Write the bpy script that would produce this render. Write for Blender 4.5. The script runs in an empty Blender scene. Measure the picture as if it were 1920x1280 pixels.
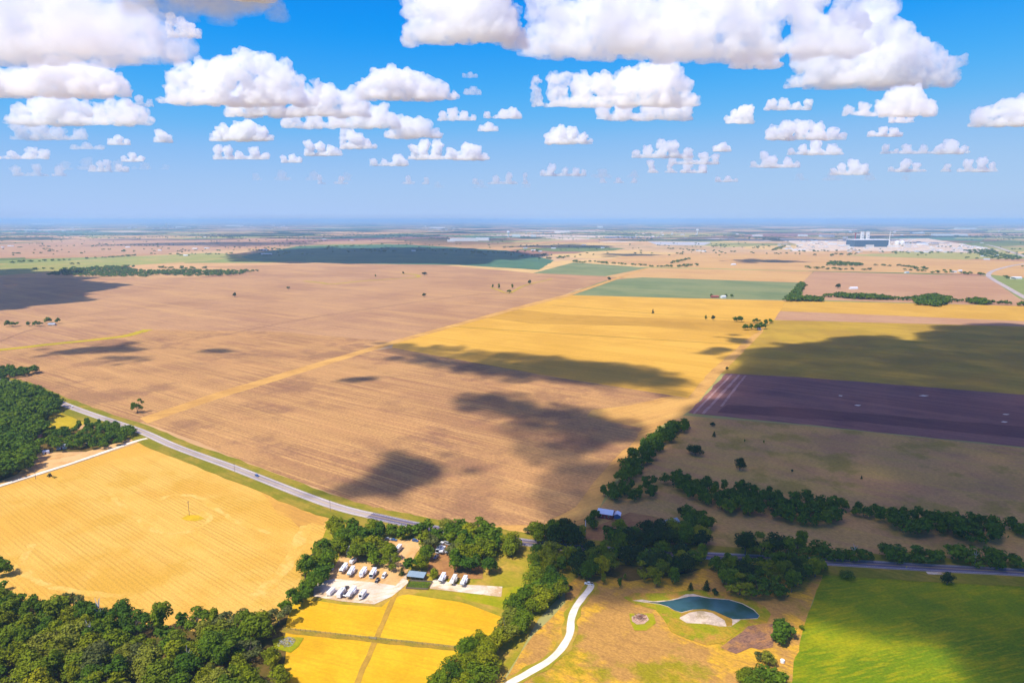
import bpy, bmesh, math, random
import numpy as np
from mathutils import Vector, Matrix, noise

sc = bpy.context.scene
COL = sc.collection
# ------------------------------------------------------------------ camera
CAM_H = 230.0                       # metres above the fields
FPX = 1280.0                        # focal length in pixels of the 1920 px wide photo
PITCH = math.atan(228 / FPX)
cam = bpy.data.cameras.new('Camera'); cam_o = bpy.data.objects.new('Camera', cam); COL.objects.link(cam_o)
cam_o.location = (0, 0, CAM_H); cam_o.rotation_euler = (math.pi / 2 - PITCH, 0, 0)
cam.sensor_width = 36; cam.lens = 24; cam.clip_start = 1; cam.clip_end = 400000
sc.camera = cam_o
# ------------------------------------------------------------------ light, sky, exposure
EXPO = 0.35
sc.view_settings.view_transform = 'Standard'; sc.view_settings.look = 'None'
sc.view_settings.exposure = EXPO; sc.view_settings.gamma = 1
SUN_EL, SUN_AZ = math.radians(57), math.radians(48)     # sunlight travels towards (sin az, cos az)
LDIR = Vector((math.cos(SUN_EL) * math.sin(SUN_AZ), math.cos(SUN_EL) * math.cos(SUN_AZ), -math.sin(SUN_EL)))
sun = bpy.data.lights.new('Sun', 'SUN'); sun.energy = 4.6; sun.angle = math.radians(.53); sun.color = (1, .95, .87)
sun_o = bpy.data.objects.new('Sun', sun); COL.objects.link(sun_o)
sun_o.rotation_euler = LDIR.to_track_quat('-Z', 'Y').to_euler(); sun_o.location = (0, 0, 4000)
w = bpy.data.worlds.new("World"); sc.world = w; w.use_nodes = True
nt = w.node_tree; bg = nt.nodes['Background']; wout = nt.nodes['World Output']
sky = nt.nodes.new('ShaderNodeTexSky'); sky.sky_type = 'NISHITA'; sky.sun_disc = False
sky.sun_elevation = SUN_EL; sky.sun_rotation = math.atan2(-LDIR.x, -LDIR.y)
sky.air_density = .7; sky.dust_density = .2; sky.ozone_density = 3
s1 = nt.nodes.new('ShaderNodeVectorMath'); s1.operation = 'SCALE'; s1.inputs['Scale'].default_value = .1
cv = nt.nodes.new('ShaderNodeRGBCurve')                 # the photo's strongly saturated blue grading, plus red added overhead to warm the shade
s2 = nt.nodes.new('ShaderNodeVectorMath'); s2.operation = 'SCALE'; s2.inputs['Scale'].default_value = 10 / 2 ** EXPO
def curve(c, pts):
    c.points[0].location = pts[0]; c.points[1].location = pts[1]
    for x, y in pts[2:]: c.points.new(x, y)
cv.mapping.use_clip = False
curve(cv.mapping.curves[0], [(0, .3), (1, .42), (.05, .2), (.09, .05), (.12, .008), (.16, .04), (.22, .13), (.31, .29), (.45, .39)])  # red raised at the dark end so the unseen zenith warms the shade
curve(cv.mapping.curves[1], [(0, 0), (1, .62), (.21, .29), (.26, .36), (.35, .46), (.48, .54), (.62, .59)])
curve(cv.mapping.curves[2], [(0, 0), (1, .86), (.39, .9), (.5, .93), (.68, .90)])
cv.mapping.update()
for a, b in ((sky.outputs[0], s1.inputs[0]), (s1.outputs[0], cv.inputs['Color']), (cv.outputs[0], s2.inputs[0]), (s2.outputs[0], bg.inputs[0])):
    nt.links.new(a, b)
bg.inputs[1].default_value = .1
cy = sc.cycles; cy.max_bounces = 22; cy.volume_bounces = 20; cy.diffuse_bounces = 3; cy.glossy_bounces = 3
cy.transparent_max_bounces = 16; cy.use_denoising = True

# ------------------------------------------------------------------ helpers
def ray(px, py):
    x = (px - 960) / FPX; v = (640 - py) / FPX; c, s = math.cos(PITCH), math.sin(PITCH)
    return Vector((x, c + v * s, -s + v * c))
def G(px, py, z=0.0):
    """a point of the photo brought down onto the ground"""
    d = ray(px, py); t = (z - CAM_H) / d.z
    return Vector((d.x * t, d.y * t, z))
def scale_at(py):
    """photo pixels per metre across the view for something standing on the ground at row py"""
    return FPX / G(960, py).length
def link(name, me, mat=None, parent=None):
    if mat is not None:
        me.materials.clear(); me.materials.append(mat)
    o = bpy.data.objects.new(name, me); COL.objects.link(o)
    if parent: o.parent = parent
    return o
def raw(name, v, f, mat=None, parent=None):
    me = bpy.data.meshes.new(name); me.from_pydata([tuple(a) for a in v], [], f); me.update()
    return link(name, me, mat, parent)
def tag(o, label, cat, group=None):
    o['label'] = label; o['category'] = cat
    if group: o['group'] = group
    return o
def thing(name, label, cat, loc, rz=0.0, group=None):
    o = bpy.data.objects.new(name, None); COL.objects.link(o); o.location = loc; o.rotation_euler = (0, 0, rz)
    o.empty_display_size = .5
    return tag(o, label, cat, group)
def structure(o):
    o['kind'] = 'structure'; return o
class MB:
    """collects primitives into one mesh"""
    def __init__(s): s.v = []; s.f = []
    def add(s, v, f):
        n = len(s.v); s.v += [Vector(a) for a in v]; s.f += [tuple(i + n for i in q) for q in f]; return s
    def box(s, x0, x1, y0, y1, z0, z1):
        return s.add([(x0, y0, z0), (x1, y0, z0), (x1, y1, z0), (x0, y1, z0), (x0, y0, z1), (x1, y0, z1), (x1, y1, z1), (x0, y1, z1)],
                     [(0, 3, 2, 1), (4, 5, 6, 7), (0, 1, 5, 4), (1, 2, 6, 5), (2, 3, 7, 6), (3, 0, 4, 7)])
    def prism(s, prof, y0, y1):
        """profile in the xz plane (counter-clockwise seen from -y) run along y"""
        n = len(prof); v = [(x, y0, z) for x, z in prof] + [(x, y1, z) for x, z in prof]
        return s.add(v, [tuple(range(n)), tuple(range(2 * n - 1, n - 1, -1))] + [(i, i + n, (i + 1) % n + n, (i + 1) % n) for i in range(n)])
    def tube(s, pts, rads, seg=6):
        pts = [Vector(p) for p in pts]; n0 = len(s.v)
        for i, p in enumerate(pts):
            d = (pts[min(i + 1, len(pts) - 1)] - pts[max(i - 1, 0)]).normalized()
            a = d.orthogonal().normalized(); b = d.cross(a)
            for k in range(seg):
                t = 2 * math.pi * k / seg; s.v.append(p + (a * math.cos(t) + b * math.sin(t)) * rads[i])
        for i in range(len(pts) - 1):
            for k in range(seg):
                s.f.append((n0 + i * seg + k, n0 + i * seg + (k + 1) % seg, n0 + (i + 1) * seg + (k + 1) % seg, n0 + (i + 1) * seg + k))
        s.f.append(tuple(n0 + k for k in range(seg))[::-1]); s.f.append(tuple(n0 + (len(pts) - 1) * seg + k for k in range(seg)))
        return s
    def wheel(s, x, y, r, wd, seg=14):
        n0 = len(s.v)
        for yy in (y - wd / 2, y + wd / 2):
            for k in range(seg):
                t = 2 * math.pi * k / seg; s.v.append(Vector((x + r * math.cos(t), yy, r + r * math.sin(t))))
        for k in range(seg): s.f.append((n0 + k, n0 + (k + 1) % seg, n0 + seg + (k + 1) % seg, n0 + seg + k))
        s.f.append(tuple(n0 + k for k in range(seg))); s.f.append(tuple(n0 + seg + k for k in range(seg - 1, -1, -1)))
        return s
    def build(s, name, mat, parent=None, bevel=0.0):
        me = bpy.data.meshes.new(name); me.from_pydata([tuple(a) for a in s.v], [], s.f)
        b = bmesh.new(); b.from_mesh(me)
        bmesh.ops.recalc_face_normals(b, faces=b.faces)
        if bevel: bmesh.ops.bevel(b, geom=list(b.edges), offset=bevel, segments=2, affect='EDGES', clamp_overlap=True)
        b.to_mesh(me); b.free()
        return link(name, me, mat, parent)

# ------------------------------------------------------------------ materials
def lin(c):
    return tuple(((x / 255) / 12.92 if x / 255 <= .04045 else ((x / 255 + .055) / 1.055) ** 2.4) for x in c)
KSUN = (1.50, 1.74, 2.20)          # picture value of a sunlit white field
def alb(c):
    """base colour of a sunlit surface that the photo shows as sRGB c"""
    return tuple(max(.002, min(.9, x / k)) for x, k in zip(lin(c), KSUN))
def plain(name, c, rough=.8, spec=.3, metal=0.0, wear=.0, scale=1.0):
    m = bpy.data.materials.new(name); m.use_nodes = True; n = m.node_tree; b = n.nodes['Principled BSDF']
    b.inputs['Base Color'].default_value = (*c, 1); b.inputs['Roughness'].default_value = rough
    b.inputs['Specular IOR Level'].default_value = spec; b.inputs['Metallic'].default_value = metal
    if wear:
        tc = n.nodes.new('ShaderNodeTexCoord'); no = n.nodes.new('ShaderNodeTexNoise'); no.inputs['Scale'].default_value = scale; no.inputs['Detail'].default_value = 5
        mx = n.nodes.new('ShaderNodeMix'); mx.data_type = 'RGBA'; mx.inputs['A'].default_value = (*[x * (1 - wear) for x in c], 1); mx.inputs['B'].default_value = (*[min(.95, x * (1 + wear)) for x in c], 1)
        n.links.new(tc.outputs['Object'], no.inputs['Vector']); n.links.new(no.outputs[0], mx.inputs['Factor']); n.links.new(mx.outputs['Result'], b.inputs['Base Color'])
    return m
def land(name, a, b, c=None, ang=0.0, blotch=140., streak=(160., 7.), samt=.5, camt=.35, fine=3.0, famt=.16, row=0., rowamt=.0, bc=(.42, .62), d=None, dsc=60., damt=.5):
    """ground cover: a/b in broad blotches, c in streaks along the working direction, d in scattered tufts, fine grain and tramlines"""
    m = bpy.data.materials.new(name); m.use_nodes = True; n = m.node_tree; N = n.nodes.new; L = n.links.new
    bs = n.nodes['Principled BSDF']; bs.inputs['Roughness'].default_value = .95; bs.inputs['Specular IOR Level'].default_value = .05
    geo = N('ShaderNodeNewGeometry')
    rot = N('ShaderNodeVectorRotate'); rot.rotation_type = 'Z_AXIS'; rot.inputs['Angle'].default_value = -ang
    L(geo.outputs['Position'], rot.inputs['Vector'])
    def noi(src, sx, sy, det=5, ro=.55):
        mp = N('ShaderNodeVectorMath'); mp.operation = 'MULTIPLY'; mp.inputs[1].default_value = (1 / sx, 1 / sy, 0)
        L(src, mp.inputs[0]); t = N('ShaderNodeTexNoise'); t.noise_dimensions = '2D'; t.inputs['Scale'].default_value = 1; t.inputs['Detail'].default_value = det; t.inputs['Roughness'].default_value = ro
        L(mp.outputs[0], t.inputs['Vector']); return t.outputs[0]
    def rng(src, lo, hi, t0=0., t1=1.):
        r = N('ShaderNodeMapRange'); r.interpolation_type = 'SMOOTHSTEP'; r.inputs['From Min'].default_value = lo; r.inputs['From Max'].default_value = hi
        r.inputs['To Min'].default_value = t0; r.inputs['To Max'].default_value = t1; L(src, r.inputs['Value']); return r.outputs[0]
    def mix(f, x, y):
        k = N('ShaderNodeMix'); k.data_type = 'RGBA'
        L(f, k.inputs['Factor'])
        for s, v in (('A', x), ('B', y)):
            if isinstance(v, tuple): k.inputs[s].default_value = (*v, 1)
            else: L(v, k.inputs[s])
        return k.outputs['Result']
    u = rot.outputs[0]
    col = mix(rng(noi(geo.outputs['Position'], blotch, blotch, 6, .6), bc[0], bc[1]), a, b)
    if c is not None:
        col = mix(rng(noi(u, streak[0], streak[1], 4), .45, .68, 0, samt), col, c)
        col = mix(rng(noi(u, streak[0] * 3, streak[1] * 6, 4), .48, .7, 0, camt), col, c)
    if d is not None:
        col = mix(rng(noi(geo.outputs['Position'], dsc, dsc, 7, .68), .5, .66, 0, damt), col, d)
    if rowamt:
        sep = N('ShaderNodeSeparateXYZ'); L(u, sep.inputs[0])
        ad = N('ShaderNodeMath'); ad.operation = 'MULTIPLY_ADD'; L(noi(u, 90, 40, 2), ad.inputs[0]); ad.inputs[1].default_value = row * .8; L(sep.outputs['Y'], ad.inputs[2])
        mu = N('ShaderNodeMath'); mu.operation = 'MULTIPLY'; L(ad.outputs[0], mu.inputs[0]); mu.inputs[1].default_value = 2 * math.pi / row
        si = N('ShaderNodeMath'); si.operation = 'SINE'; L(mu.outputs[0], si.inputs[0])
        rr = rng(si.outputs[0], -.2, 1, 0, rowamt)
        gate = N('ShaderNodeMath'); gate.operation = 'MULTIPLY'; L(rr, gate.inputs[0]); L(rng(noi(u, 220, 25, 3), .35, .6), gate.inputs[1])
        col = mix(gate.outputs[0], col, tuple(x * .55 for x in (c or b)))
    hs = N('ShaderNodeHueSaturation'); L(col, hs.inputs['Color'])
    fv = N('ShaderNodeMath'); fv.operation = 'MULTIPLY_ADD'; L(noi(u, fine * 1.6, fine, 5, .7), fv.inputs[0]); fv.inputs[1].default_value = famt * 4; fv.inputs[2].default_value = 1 - famt * 2
    L(fv.outputs[0], hs.inputs['Value']); L(hs.outputs[0], bs.inputs['Base Color'])
    return m

# ------------------------------------------------------------------ ground, fields, roads
S = 120000.0
def far_ground():
    m = bpy.data.materials.new('far_farmland'); m.use_nodes = True; n = m.node_tree; N = n.nodes.new; L = n.links.new
    bs = n.nodes['Principled BSDF']; bs.inputs['Roughness'].default_value = 1; bs.inputs['Specular IOR Level'].default_value = .0
    geo = N('ShaderNodeNewGeometry'); rot = N('ShaderNodeVectorRotate'); rot.rotation_type = 'Z_AXIS'; rot.inputs['Angle'].default_value = -.62
    L(geo.outputs['Position'], rot.inputs['Vector'])
    def vor(sx, sy):
        mp = N('ShaderNodeVectorMath'); mp.operation = 'MULTIPLY'; mp.inputs[1].default_value = (1 / sx, 1 / sy, 0); L(rot.outputs[0], mp.inputs[0])
        v = N('ShaderNodeTexVoronoi'); v.voronoi_dimensions = '2D'; v.distance = 'CHEBYCHEV'; v.inputs['Scale'].default_value = 1; v.inputs['Randomness'].default_value = .75
        L(mp.outputs[0], v.inputs['Vector']); return v
    v = vor(1000, 640); sp = N('ShaderNodeSeparateColor'); L(v.outputs['Color'], sp.inputs[0])
    cr = N('ShaderNodeValToRGB'); cr.color_ramp.interpolation = 'CONSTANT'
    pal = [(0, (230, 192, 146)), (.16, (240, 210, 150)), (.3, (208, 168, 134)), (.44, (228, 198, 158)), (.56, (158, 176, 112)), (.66, (222, 184, 136)), (.76, (190, 192, 126)), (.86, (182, 142, 124)), (.94, (124, 146, 92))]
    cr.color_ramp.elements[0].position = 0; cr.color_ramp.elements[0].color = (*alb(pal[0][1]), 1); cr.color_ramp.elements[1].position = pal[1][0]; cr.color_ramp.elements[1].color = (*alb(pal[1][1]), 1)
    for p, c in pal[2:]:
        e = cr.color_ramp.elements.new(p); e.color = (*alb(c), 1)
    L(sp.outputs[0], cr.inputs[0])
    no = N('ShaderNodeTexNoise'); no.noise_dimensions = '2D'; no.inputs['Scale'].default_value = 1 / 1500; no.inputs['Detail'].default_value = 7; no.inputs['Roughness'].default_value = .62; L(geo.outputs['Position'], no.inputs['Vector'])
    mr = N('ShaderNodeMapRange'); mr.inputs['From Min'].default_value = .48; mr.inputs['From Max'].default_value = .505; L(no.outputs[0], mr.inputs['Value'])
    dist = N('ShaderNodeSeparateXYZ'); L(geo.outputs['Position'], dist.inputs[0])
    dr = N('ShaderNodeMapRange'); dr.inputs['From Min'].default_value = 5000; dr.inputs['From Max'].default_value = 9000; L(dist.outputs['Y'], dr.inputs['Value'])
    mu = N('ShaderNodeMath'); mu.operation = 'MULTIPLY'; L(mr.outputs[0], mu.inputs[0]); L(dr.outputs[0], mu.inputs[1])
    k = N('ShaderNodeMix'); k.data_type = 'RGBA'; L(mu.outputs[0], k.inputs['Factor']); L(cr.outputs[0], k.inputs['A']); k.inputs['B'].default_value = (.022, .042, .022, 1)
    n2 = N('ShaderNodeTexNoise'); n2.noise_dimensions = '2D'; n2.inputs['Scale'].default_value = 1 / 120; n2.inputs['Detail'].default_value = 5; L(geo.outputs['Position'], n2.inputs['Vector'])
    hs = N('ShaderNodeHueSaturation'); ad = N('ShaderNodeMath'); ad.operation = 'MULTIPLY_ADD'; ad.inputs[1].default_value = .5; ad.inputs[2].default_value = .75; L(n2.outputs[0], ad.inputs[0]); L(ad.outputs[0], hs.inputs['Value'])
    L(k.outputs['Result'], hs.inputs['Color']); L(hs.outputs[0], bs.inputs['Base Color'])
    return m
structure(raw('ground', [(-S, -2500, 0), (S, -2500, 0), (S, S, 0), (-S, S, 0)], [(0, 1, 2, 3)], far_ground()))

def jag(pts, z, amp=1.0, step=14., closed=True, seed=0.0):
    """ground polygon with its edges broken into short, slightly uneven pieces"""
    out = []; n = len(pts)
    for i in range(n if closed else n - 1):
        a, b = pts[i], pts[(i + 1) % n]
        st = max(step, (a.length + b.length) / 2 / 45)
        k = max(1, min(60, int((b - a).length / st))); t = (b - a); nrm = Vector((-t.y, t.x, 0)).normalized() if t.length else Vector()
        for j in range(k):
            p = a + t * (j / k); am = amp * (0.0 if j == 0 else 1.0)
            o = noise.noise(Vector((p.x / 23 + seed, p.y / 23, 3.1))) * am * 1.6 + noise.noise(Vector((p.x / 6 + seed, p.y / 6, 9.1))) * am * .7
            out.append(Vector((p.x + nrm.x * o, p.y + nrm.y * o, z)))
    if not closed: out.append(Vector((pts[-1].x, pts[-1].y, z)))
    return out
LAYER = .06
NLAY = [0]
def area(name, px, mat, layer, amp=1.2):
    NLAY[0] += 1
    pts = jag([G(*p) for p in px], layer * LAYER + NLAY[0] * .0007, amp)
    return structure(raw(name, pts, [tuple(range(len(pts)))], mat))
def smooth(pts, k=5):
    """Catmull-Rom through ground points"""
    P = [pts[0] * 2 - pts[1]] + list(pts) + [pts[-1] * 2 - pts[-2]]; out = []
    for i in range(1, len(P) - 2):
        for j in range(k):
            t = j / k; a, b, c, d = P[i - 1:i + 3]
            out.append(.5 * ((2 * b) + (c - a) * t + (2 * a - 5 * b + 4 * c - d) * t * t + (3 * b - a - 3 * c + d) * t ** 3))
    out.append(P[-2]); return out
def offset_line(pts, off):
    out = []
    for i, p in enumerate(pts):
        t = (pts[min(i + 1, len(pts) - 1)] - pts[max(i - 1, 0)]); nrm = Vector((-t.y, t.x, 0)).normalized(); out.append(p + nrm * off)
    return out
def ribbon(name, line, o0, o1, mat, layer, amp=0.0):
    NLAY[0] += 1; z = layer * LAYER + NLAY[0] * .0007; a = offset_line(line, o0); b = offset_line(line, o1); v = []
    for i, (p, q) in enumerate(zip(a, b)):
        ja = noise.noise(p / 9) * amp; jb = noise.noise(q / 9 + Vector((5, 5, 0))) * amp; d = (q - p).normalized()
        p = p + d * ja; q = q + d * jb
        v += [(p.x, p.y, z), (q.x, q.y, z)]
    n = len(line)
    return structure(raw(name, v, [(2 * i, 2 * i + 2, 2 * i + 3, 2 * i + 1) for i in range(n - 1)], mat))

du = G(600, 937) - G(330, 838); ROWS = math.atan2(du.y, du.x)
A = alb
m_brown = land('ploughed_stubble', A((210, 166, 116)), A((184, 142, 106)), A((236, 194, 130)), ROWS, 170, (200, 3.2), .7, .3, 2.0, .3, 4.2, .5, d=A((152, 116, 98)), dsc=120, damt=.6)
m_brown2 = land('brown_stubble', A((208, 168, 130)), A((190, 150, 120)), A((232, 192, 134)), ROWS, 300, (260, 8), .45, .45, 4, .16, 16, .2, d=A((186, 146, 120)), dsc=160, damt=.35)
m_gold = land('golden_stubble', A((252, 206, 92)), A((240, 194, 84)), A((226, 182, 74)), ROWS, 180, (300, 8), .45, .4, 3, .09, 16, .12)
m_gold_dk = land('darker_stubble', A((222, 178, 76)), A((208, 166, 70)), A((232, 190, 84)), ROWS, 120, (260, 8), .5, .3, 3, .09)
m_straw = land('straw_stubble', A((252, 213, 112)), A((246, 200, 92)), A((230, 182, 84)), ROWS - .04, 90, (70, 1.2), .5, .10, 1.0, .22, 3.1, .30, d=A((228, 186, 70)), dsc=55, damt=.55)
m_head = land('headland_straw', A((236, 190, 112)), A((214, 168, 100)), A((250, 208, 120)), ROWS + 1.3, 60, (120, 3.5), .5, .4, 2, .14, 6, .15)
m_hay = land('hay_meadow', A((255, 216, 50)), A((250, 202, 38)), A((232, 184, 44)), ROWS + .3, 45, (40, 2.2), .4, .3, 1.4, .13, 0, 0, d=A((222, 176, 40)), dsc=22, damt=.35)
m_olive = land('yellowing_crop', A((216, 186, 76)), A((198, 168, 74)), A((182, 158, 66)), ROWS, 120, (200, 9), .45, .35, 3, .10, d=A((190, 172, 60)), dsc=70, damt=.4)
m_purple = land('freshly_tilled_soil', A((162, 120, 116)), A((144, 104, 106)), A((182, 138, 126)), ROWS, 130, (400, 6), .6, .35, 2.5, .12, 12, .2)
m_purple_dk = land('darker_tilled_soil', A((134, 96, 98)), A((120, 86, 90)), A((150, 110, 106)), ROWS, 130, (400, 6), .5, .3, 2.5, .12)
m_meadow = land('dry_meadow', A((220, 180, 118)), A((204, 162, 116)), A((216, 190, 100)), ROWS, 60, (90, 8), .5, .5, 2, .26, d=A((166, 156, 66)), dsc=55, damt=.65)
m_green = land('green_hay_field', A((150, 172, 3)), A((116, 150, 2)), A((196, 190, 8)), ROWS + .9, 70, (14, 2.2), .5, .3, 1.2, .3, d=A((120, 156, 4)), dsc=40, damt=.7)
m_scrub = land('scrubby_pasture', A((214, 170, 94)), A((246, 200, 66)), A((184, 144, 86)), ROWS, 40, (12, 3), .6, .3, 1.2, .3, d=A((170, 166, 30)), dsc=42, damt=.95, bc=(.45, .56))
m_grass = land('rough_grass', A((182, 176, 52)), A((214, 182, 84)), A((154, 162, 40)), ROWS, 30, (25, 7), .5, .3, 2, .18, d=A((132, 150, 30)), dsc=18, damt=.4)
m_verge = land('road_verge_grass', A((150, 152, 44)), A((180, 164, 66)), A((128, 138, 40)), ROWS, 30, (40, 4), .5, .3, 2, .16)
m_farg = land('young_green_crop', A((144, 164, 118)), A((126, 152, 108)), A((168, 176, 128)), ROWS, 200, (400, 20), .5, .4, 8, .08)
m_farb = land('blue_green_crop', A((92, 140, 112)), A((80, 128, 106)), A((112, 152, 118)), ROWS, 260, (400, 30), .5, .4, 8, .08)
m_fart = land('tan_far_field', A((232, 192, 130)), A((222, 180, 126)), A((238, 204, 144)), ROWS, 300, (400, 20), .4, .4, 8, .07)
m_farp = land('pinkish_far_field', A((212, 174, 140)), A((202, 162, 132)), A((224, 186, 150)), ROWS, 300, (500, 18), .5, .3, 8, .07)
m_fary = land('yellow_far_field', A((240, 198, 92)), A((228, 186, 84)), A((216, 178, 84)), ROWS, 200, (400, 14), .5, .4, 6, .07)
m_paleg = land('pale_green_pasture', A((176, 186, 108)), A((196, 190, 120)), A((160, 176, 98)), ROWS, 200, (300, 30), .5, .4, 8, .08)
m_gravel = land('pale_gravel', (.74, .63, .46), (.62, .50, .35), A((246, 214, 170)), .4, 16, (9, 2), .5, .4, .8, .16, d=A((214, 176, 116)), dsc=20, damt=.7)
m_dirt = land('dirt_yard', A((250, 212, 150)), A((236, 190, 124)), A((255, 226, 176)), 1.1, 18, (14, 3), .5, .3, 1, .12, d=A((196, 150, 90)), dsc=16, damt=.4)
m_soil = land('bare_brown_earth', A((196, 148, 100)), A((176, 130, 90)), A((212, 166, 110)), .4, 14, (9, 3), .5, .3, 1, .16, d=A((150, 130, 60)), dsc=12, damt=.4)
m_caliche = land('white_caliche', (.80, .72, .56), (.72, .62, .46), A((240, 220, 190)), .4, 12, (8, 2), .35, .3, .8, .08)
m_asphalt = land('worn_asphalt', A((224, 218, 222)), A((206, 200, 208)), A((190, 184, 194)), ROWS, 60, (60, 1.2), .5, .3, 1.5, .05)
m_asphalt_mid = land('grey_asphalt', A((196, 190, 200)), A((172, 166, 180)), A((214, 206, 212)), ROWS, 60, (60, 1.2), .5, .5, 1.5, .08)
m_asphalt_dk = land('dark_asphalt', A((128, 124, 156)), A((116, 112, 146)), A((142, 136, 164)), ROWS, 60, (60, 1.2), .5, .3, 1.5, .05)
m_paint_w = plain('road_paint_white', (.75, .75, .73)); m_paint_y = plain('road_paint_yellow', (.6, .42, .06))

# far fields -----------------------------------------------------------
area('blue_green_field', [(445, 480), (560, 462), (760, 458), (950, 470), (1040, 488), (1010, 506), (860, 497), (640, 494), (480, 489)], m_farb, 1, 6)
area('pale_pasture', [(-300, 520), (-100, 500), (60, 493), (262, 480), (400, 474), (470, 479), (380, 490), (250, 497), (90, 510), (-60, 520)], m_paleg, 1, 5)
area('tan_field', [(0, 458), (200, 448), (520, 446), (760, 452), (560, 461), (300, 475), (0, 484), (-300, 490)], m_farp, 1, 8)
area('brown_field', [(-1500, 640), (-700, 530), (-100, 520), (200, 521), (400, 519), (484, 509), (380, 500), (620, 494), (830, 497), (1000, 512), (1120, 526), (1060, 552), (985, 572), (880, 600), (740, 640), (560, 692), (400, 740), (265, 790), (180, 776), (118, 756), (40, 722), (0, 712), (-600, 640)], m_brown2, 2, 2)
area('ploughed_field', [(-200, 690), (0, 655), (120, 640), (280, 618), (520, 622), (730, 640), (560, 692), (400, 740), (262, 792), (180, 777), (118, 756), (40, 722), (0, 712)], m_brown, 3, 4)
area('green_crop_field', [(1000, 512), (1075, 492), (1216, 502), (1135, 518)], m_farg, 2, 3)
area('tan_field', [(1216, 502), (1525, 509), (1503, 531), (1170, 521), (1135, 518)], m_fart, 2, 2)
area('green_crop_field', [(1056, 554), (1135, 526), (1205, 520), (1503, 530), (1470, 563), (1230, 558)], m_farg, 3, 3)
area('tan_field', [(1330, 475), (1560, 478), (1900, 490), (2300, 505), (2300, 540), (1905, 520), (1850, 514), (1525, 508), (1216, 500), (1120, 490), (1180, 478)], m_fart, 1, 5)
area('pinkish_field', [(1526, 509), (1850, 517), (1912, 560), (1975, 585), (1920, 574), (1478, 561), (1503, 531)], m_farp, 2, 2)
area('yellow_field', [(1474, 563), (1920, 574), (2400, 590), (2400, 620), (1920, 602), (1460, 583)], m_fary, 2, 2)
area('tan_field', [(1460, 583), (1920, 602), (2400, 620), (2400, 634), (1920, 612), (1450, 600)], m_farp, 3, 2)
area('yellowing_field', [(1450, 600), (1920, 612), (2400, 634), (2400, 790), (1920, 740), (1380, 701), (1340, 700), (1400, 640)], m_olive, 1, 2)
area('tilled_field', [(1362, 700), (1500, 707), (1920, 740), (2400, 780), (2400, 890), (1920, 838), (1500, 795), (1290, 774)], m_purple, 3, 1.5)
area('darker_soil_strip', [(1363, 759), (1500, 765), (1920, 800), (2400, 848), (2400, 872), (1920, 822), (1600, 790), (1345, 774)], m_purple_dk, 4, 2)  # strip in a darker tone than the tilled field around it
for x, y, ww in ((1608, 760, 7), (1732, 742, 10), (1886, 777, 7), (1883, 791, 7), (1576, 742, 4)):
    area('pale_salt_patch', [(x - ww, y), (x - 2, y - 1.2), (x + ww, y - .3), (x + 2, y + 1.1)], m_caliche, 5, .6)
m_track = land('pale_wheel_track', A((206, 176, 178)), A((190, 156, 160)), A((176, 140, 146)), ROWS, 12, (12, 3), .5, .3, 1, .2)
for a, b, ww in (((1386, 703), (1318, 776), 4), ((1398, 704), (1352, 762), 3), ((1372, 702), (1300, 776), 3)):
    ribbon('wheel_track', [G(*a).lerp(G(*b), t / 12) for t in range(13)], -ww / 2, ww / 2, m_track, 6, 1.2)
# middle fields ----------------------------------------------------------
area('headland', [(1472, 563), (1440, 606), (1425, 628), (1345, 708), (1300, 765), (1270, 785), (1235, 800), (1190, 850), (1150, 905), (1120, 960), (1070, 1005), (1000, 1015), (930, 995), (780, 972), (690, 947), (980, 690), (1180, 690), (1400, 600)], m_head, 2, 1.5)
area('golden_field', [(985, 572), (1060, 553), (1240, 558), (1474, 564), (1452, 600), (1398, 638), (1328, 700), (1290, 746), (1262, 741), (1010, 702), (735, 652), (740, 638), (880, 600)], m_gold, 3, 1.5)
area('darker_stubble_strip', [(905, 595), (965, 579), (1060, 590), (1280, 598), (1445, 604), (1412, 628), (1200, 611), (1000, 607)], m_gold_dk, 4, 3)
area('mid_brown_field', [(272, 790), (400, 749), (560, 700), (700, 657), (738, 652), (1010, 702), (1262, 742), (1180, 760), (1110, 768), (1100, 780), (1150, 792), (1205, 803), (1195, 820), (1150, 862), (1112, 905), (1080, 950), (1020, 985), (930, 985), (800, 974), (700, 957), (610, 920), (450, 862), (338, 816), (268, 792)], m_brown, 4, 2)
area('field_track', [(262, 784), (400, 738), (560, 690), (740, 638), (880, 600), (985, 571), (1062, 552), (1210, 503), (1217, 503), (1068, 555), (990, 575), (884, 604), (745, 643), (562, 700), (402, 750), (276, 794)], m_head, 5, .8)
for line, ww in (([(1035, 572), (1250, 590), (1420, 600)], 6), ([(845, 612), (1000, 622), (1280, 640), (1400, 646)], 5)):
    ribbon('grass_strip', [G(*line[i]).lerp(G(*line[i + 1]), t / 10) for i in range(len(line) - 1) for t in range(11)], -ww / 2, ww / 2, m_olive, 6, 1.5)
m_water_way = land('grassed_waterway', A((214, 194, 40)), A((190, 178, 50)), A((226, 206, 70)), ROWS, 60, (60, 6), .5, .3, 3, .12)
ribbon('grassed_waterway', smooth([G(*p) for p in ((-120, 664), (0, 656), (90, 646), (170, 638), (235, 630), (268, 621), (278, 618))], 8), -11, 11, m_water_way, 7, 4)
ribbon('grassed_waterway', smooth([G(*p) for p in ((570, 527), (600, 530), (625, 532.5), (690, 526), (770, 521), (786, 518), (775, 514.5), (752, 513))], 6), -8, 8, m_water_way, 7, 3)
ribbon('grassed_waterway', smooth([G(*p) for p in ((920, 539), (935, 544), (955, 549), (985, 535), (1035, 523))], 6), -4, 4, m_water_way, 7, 2)
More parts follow.
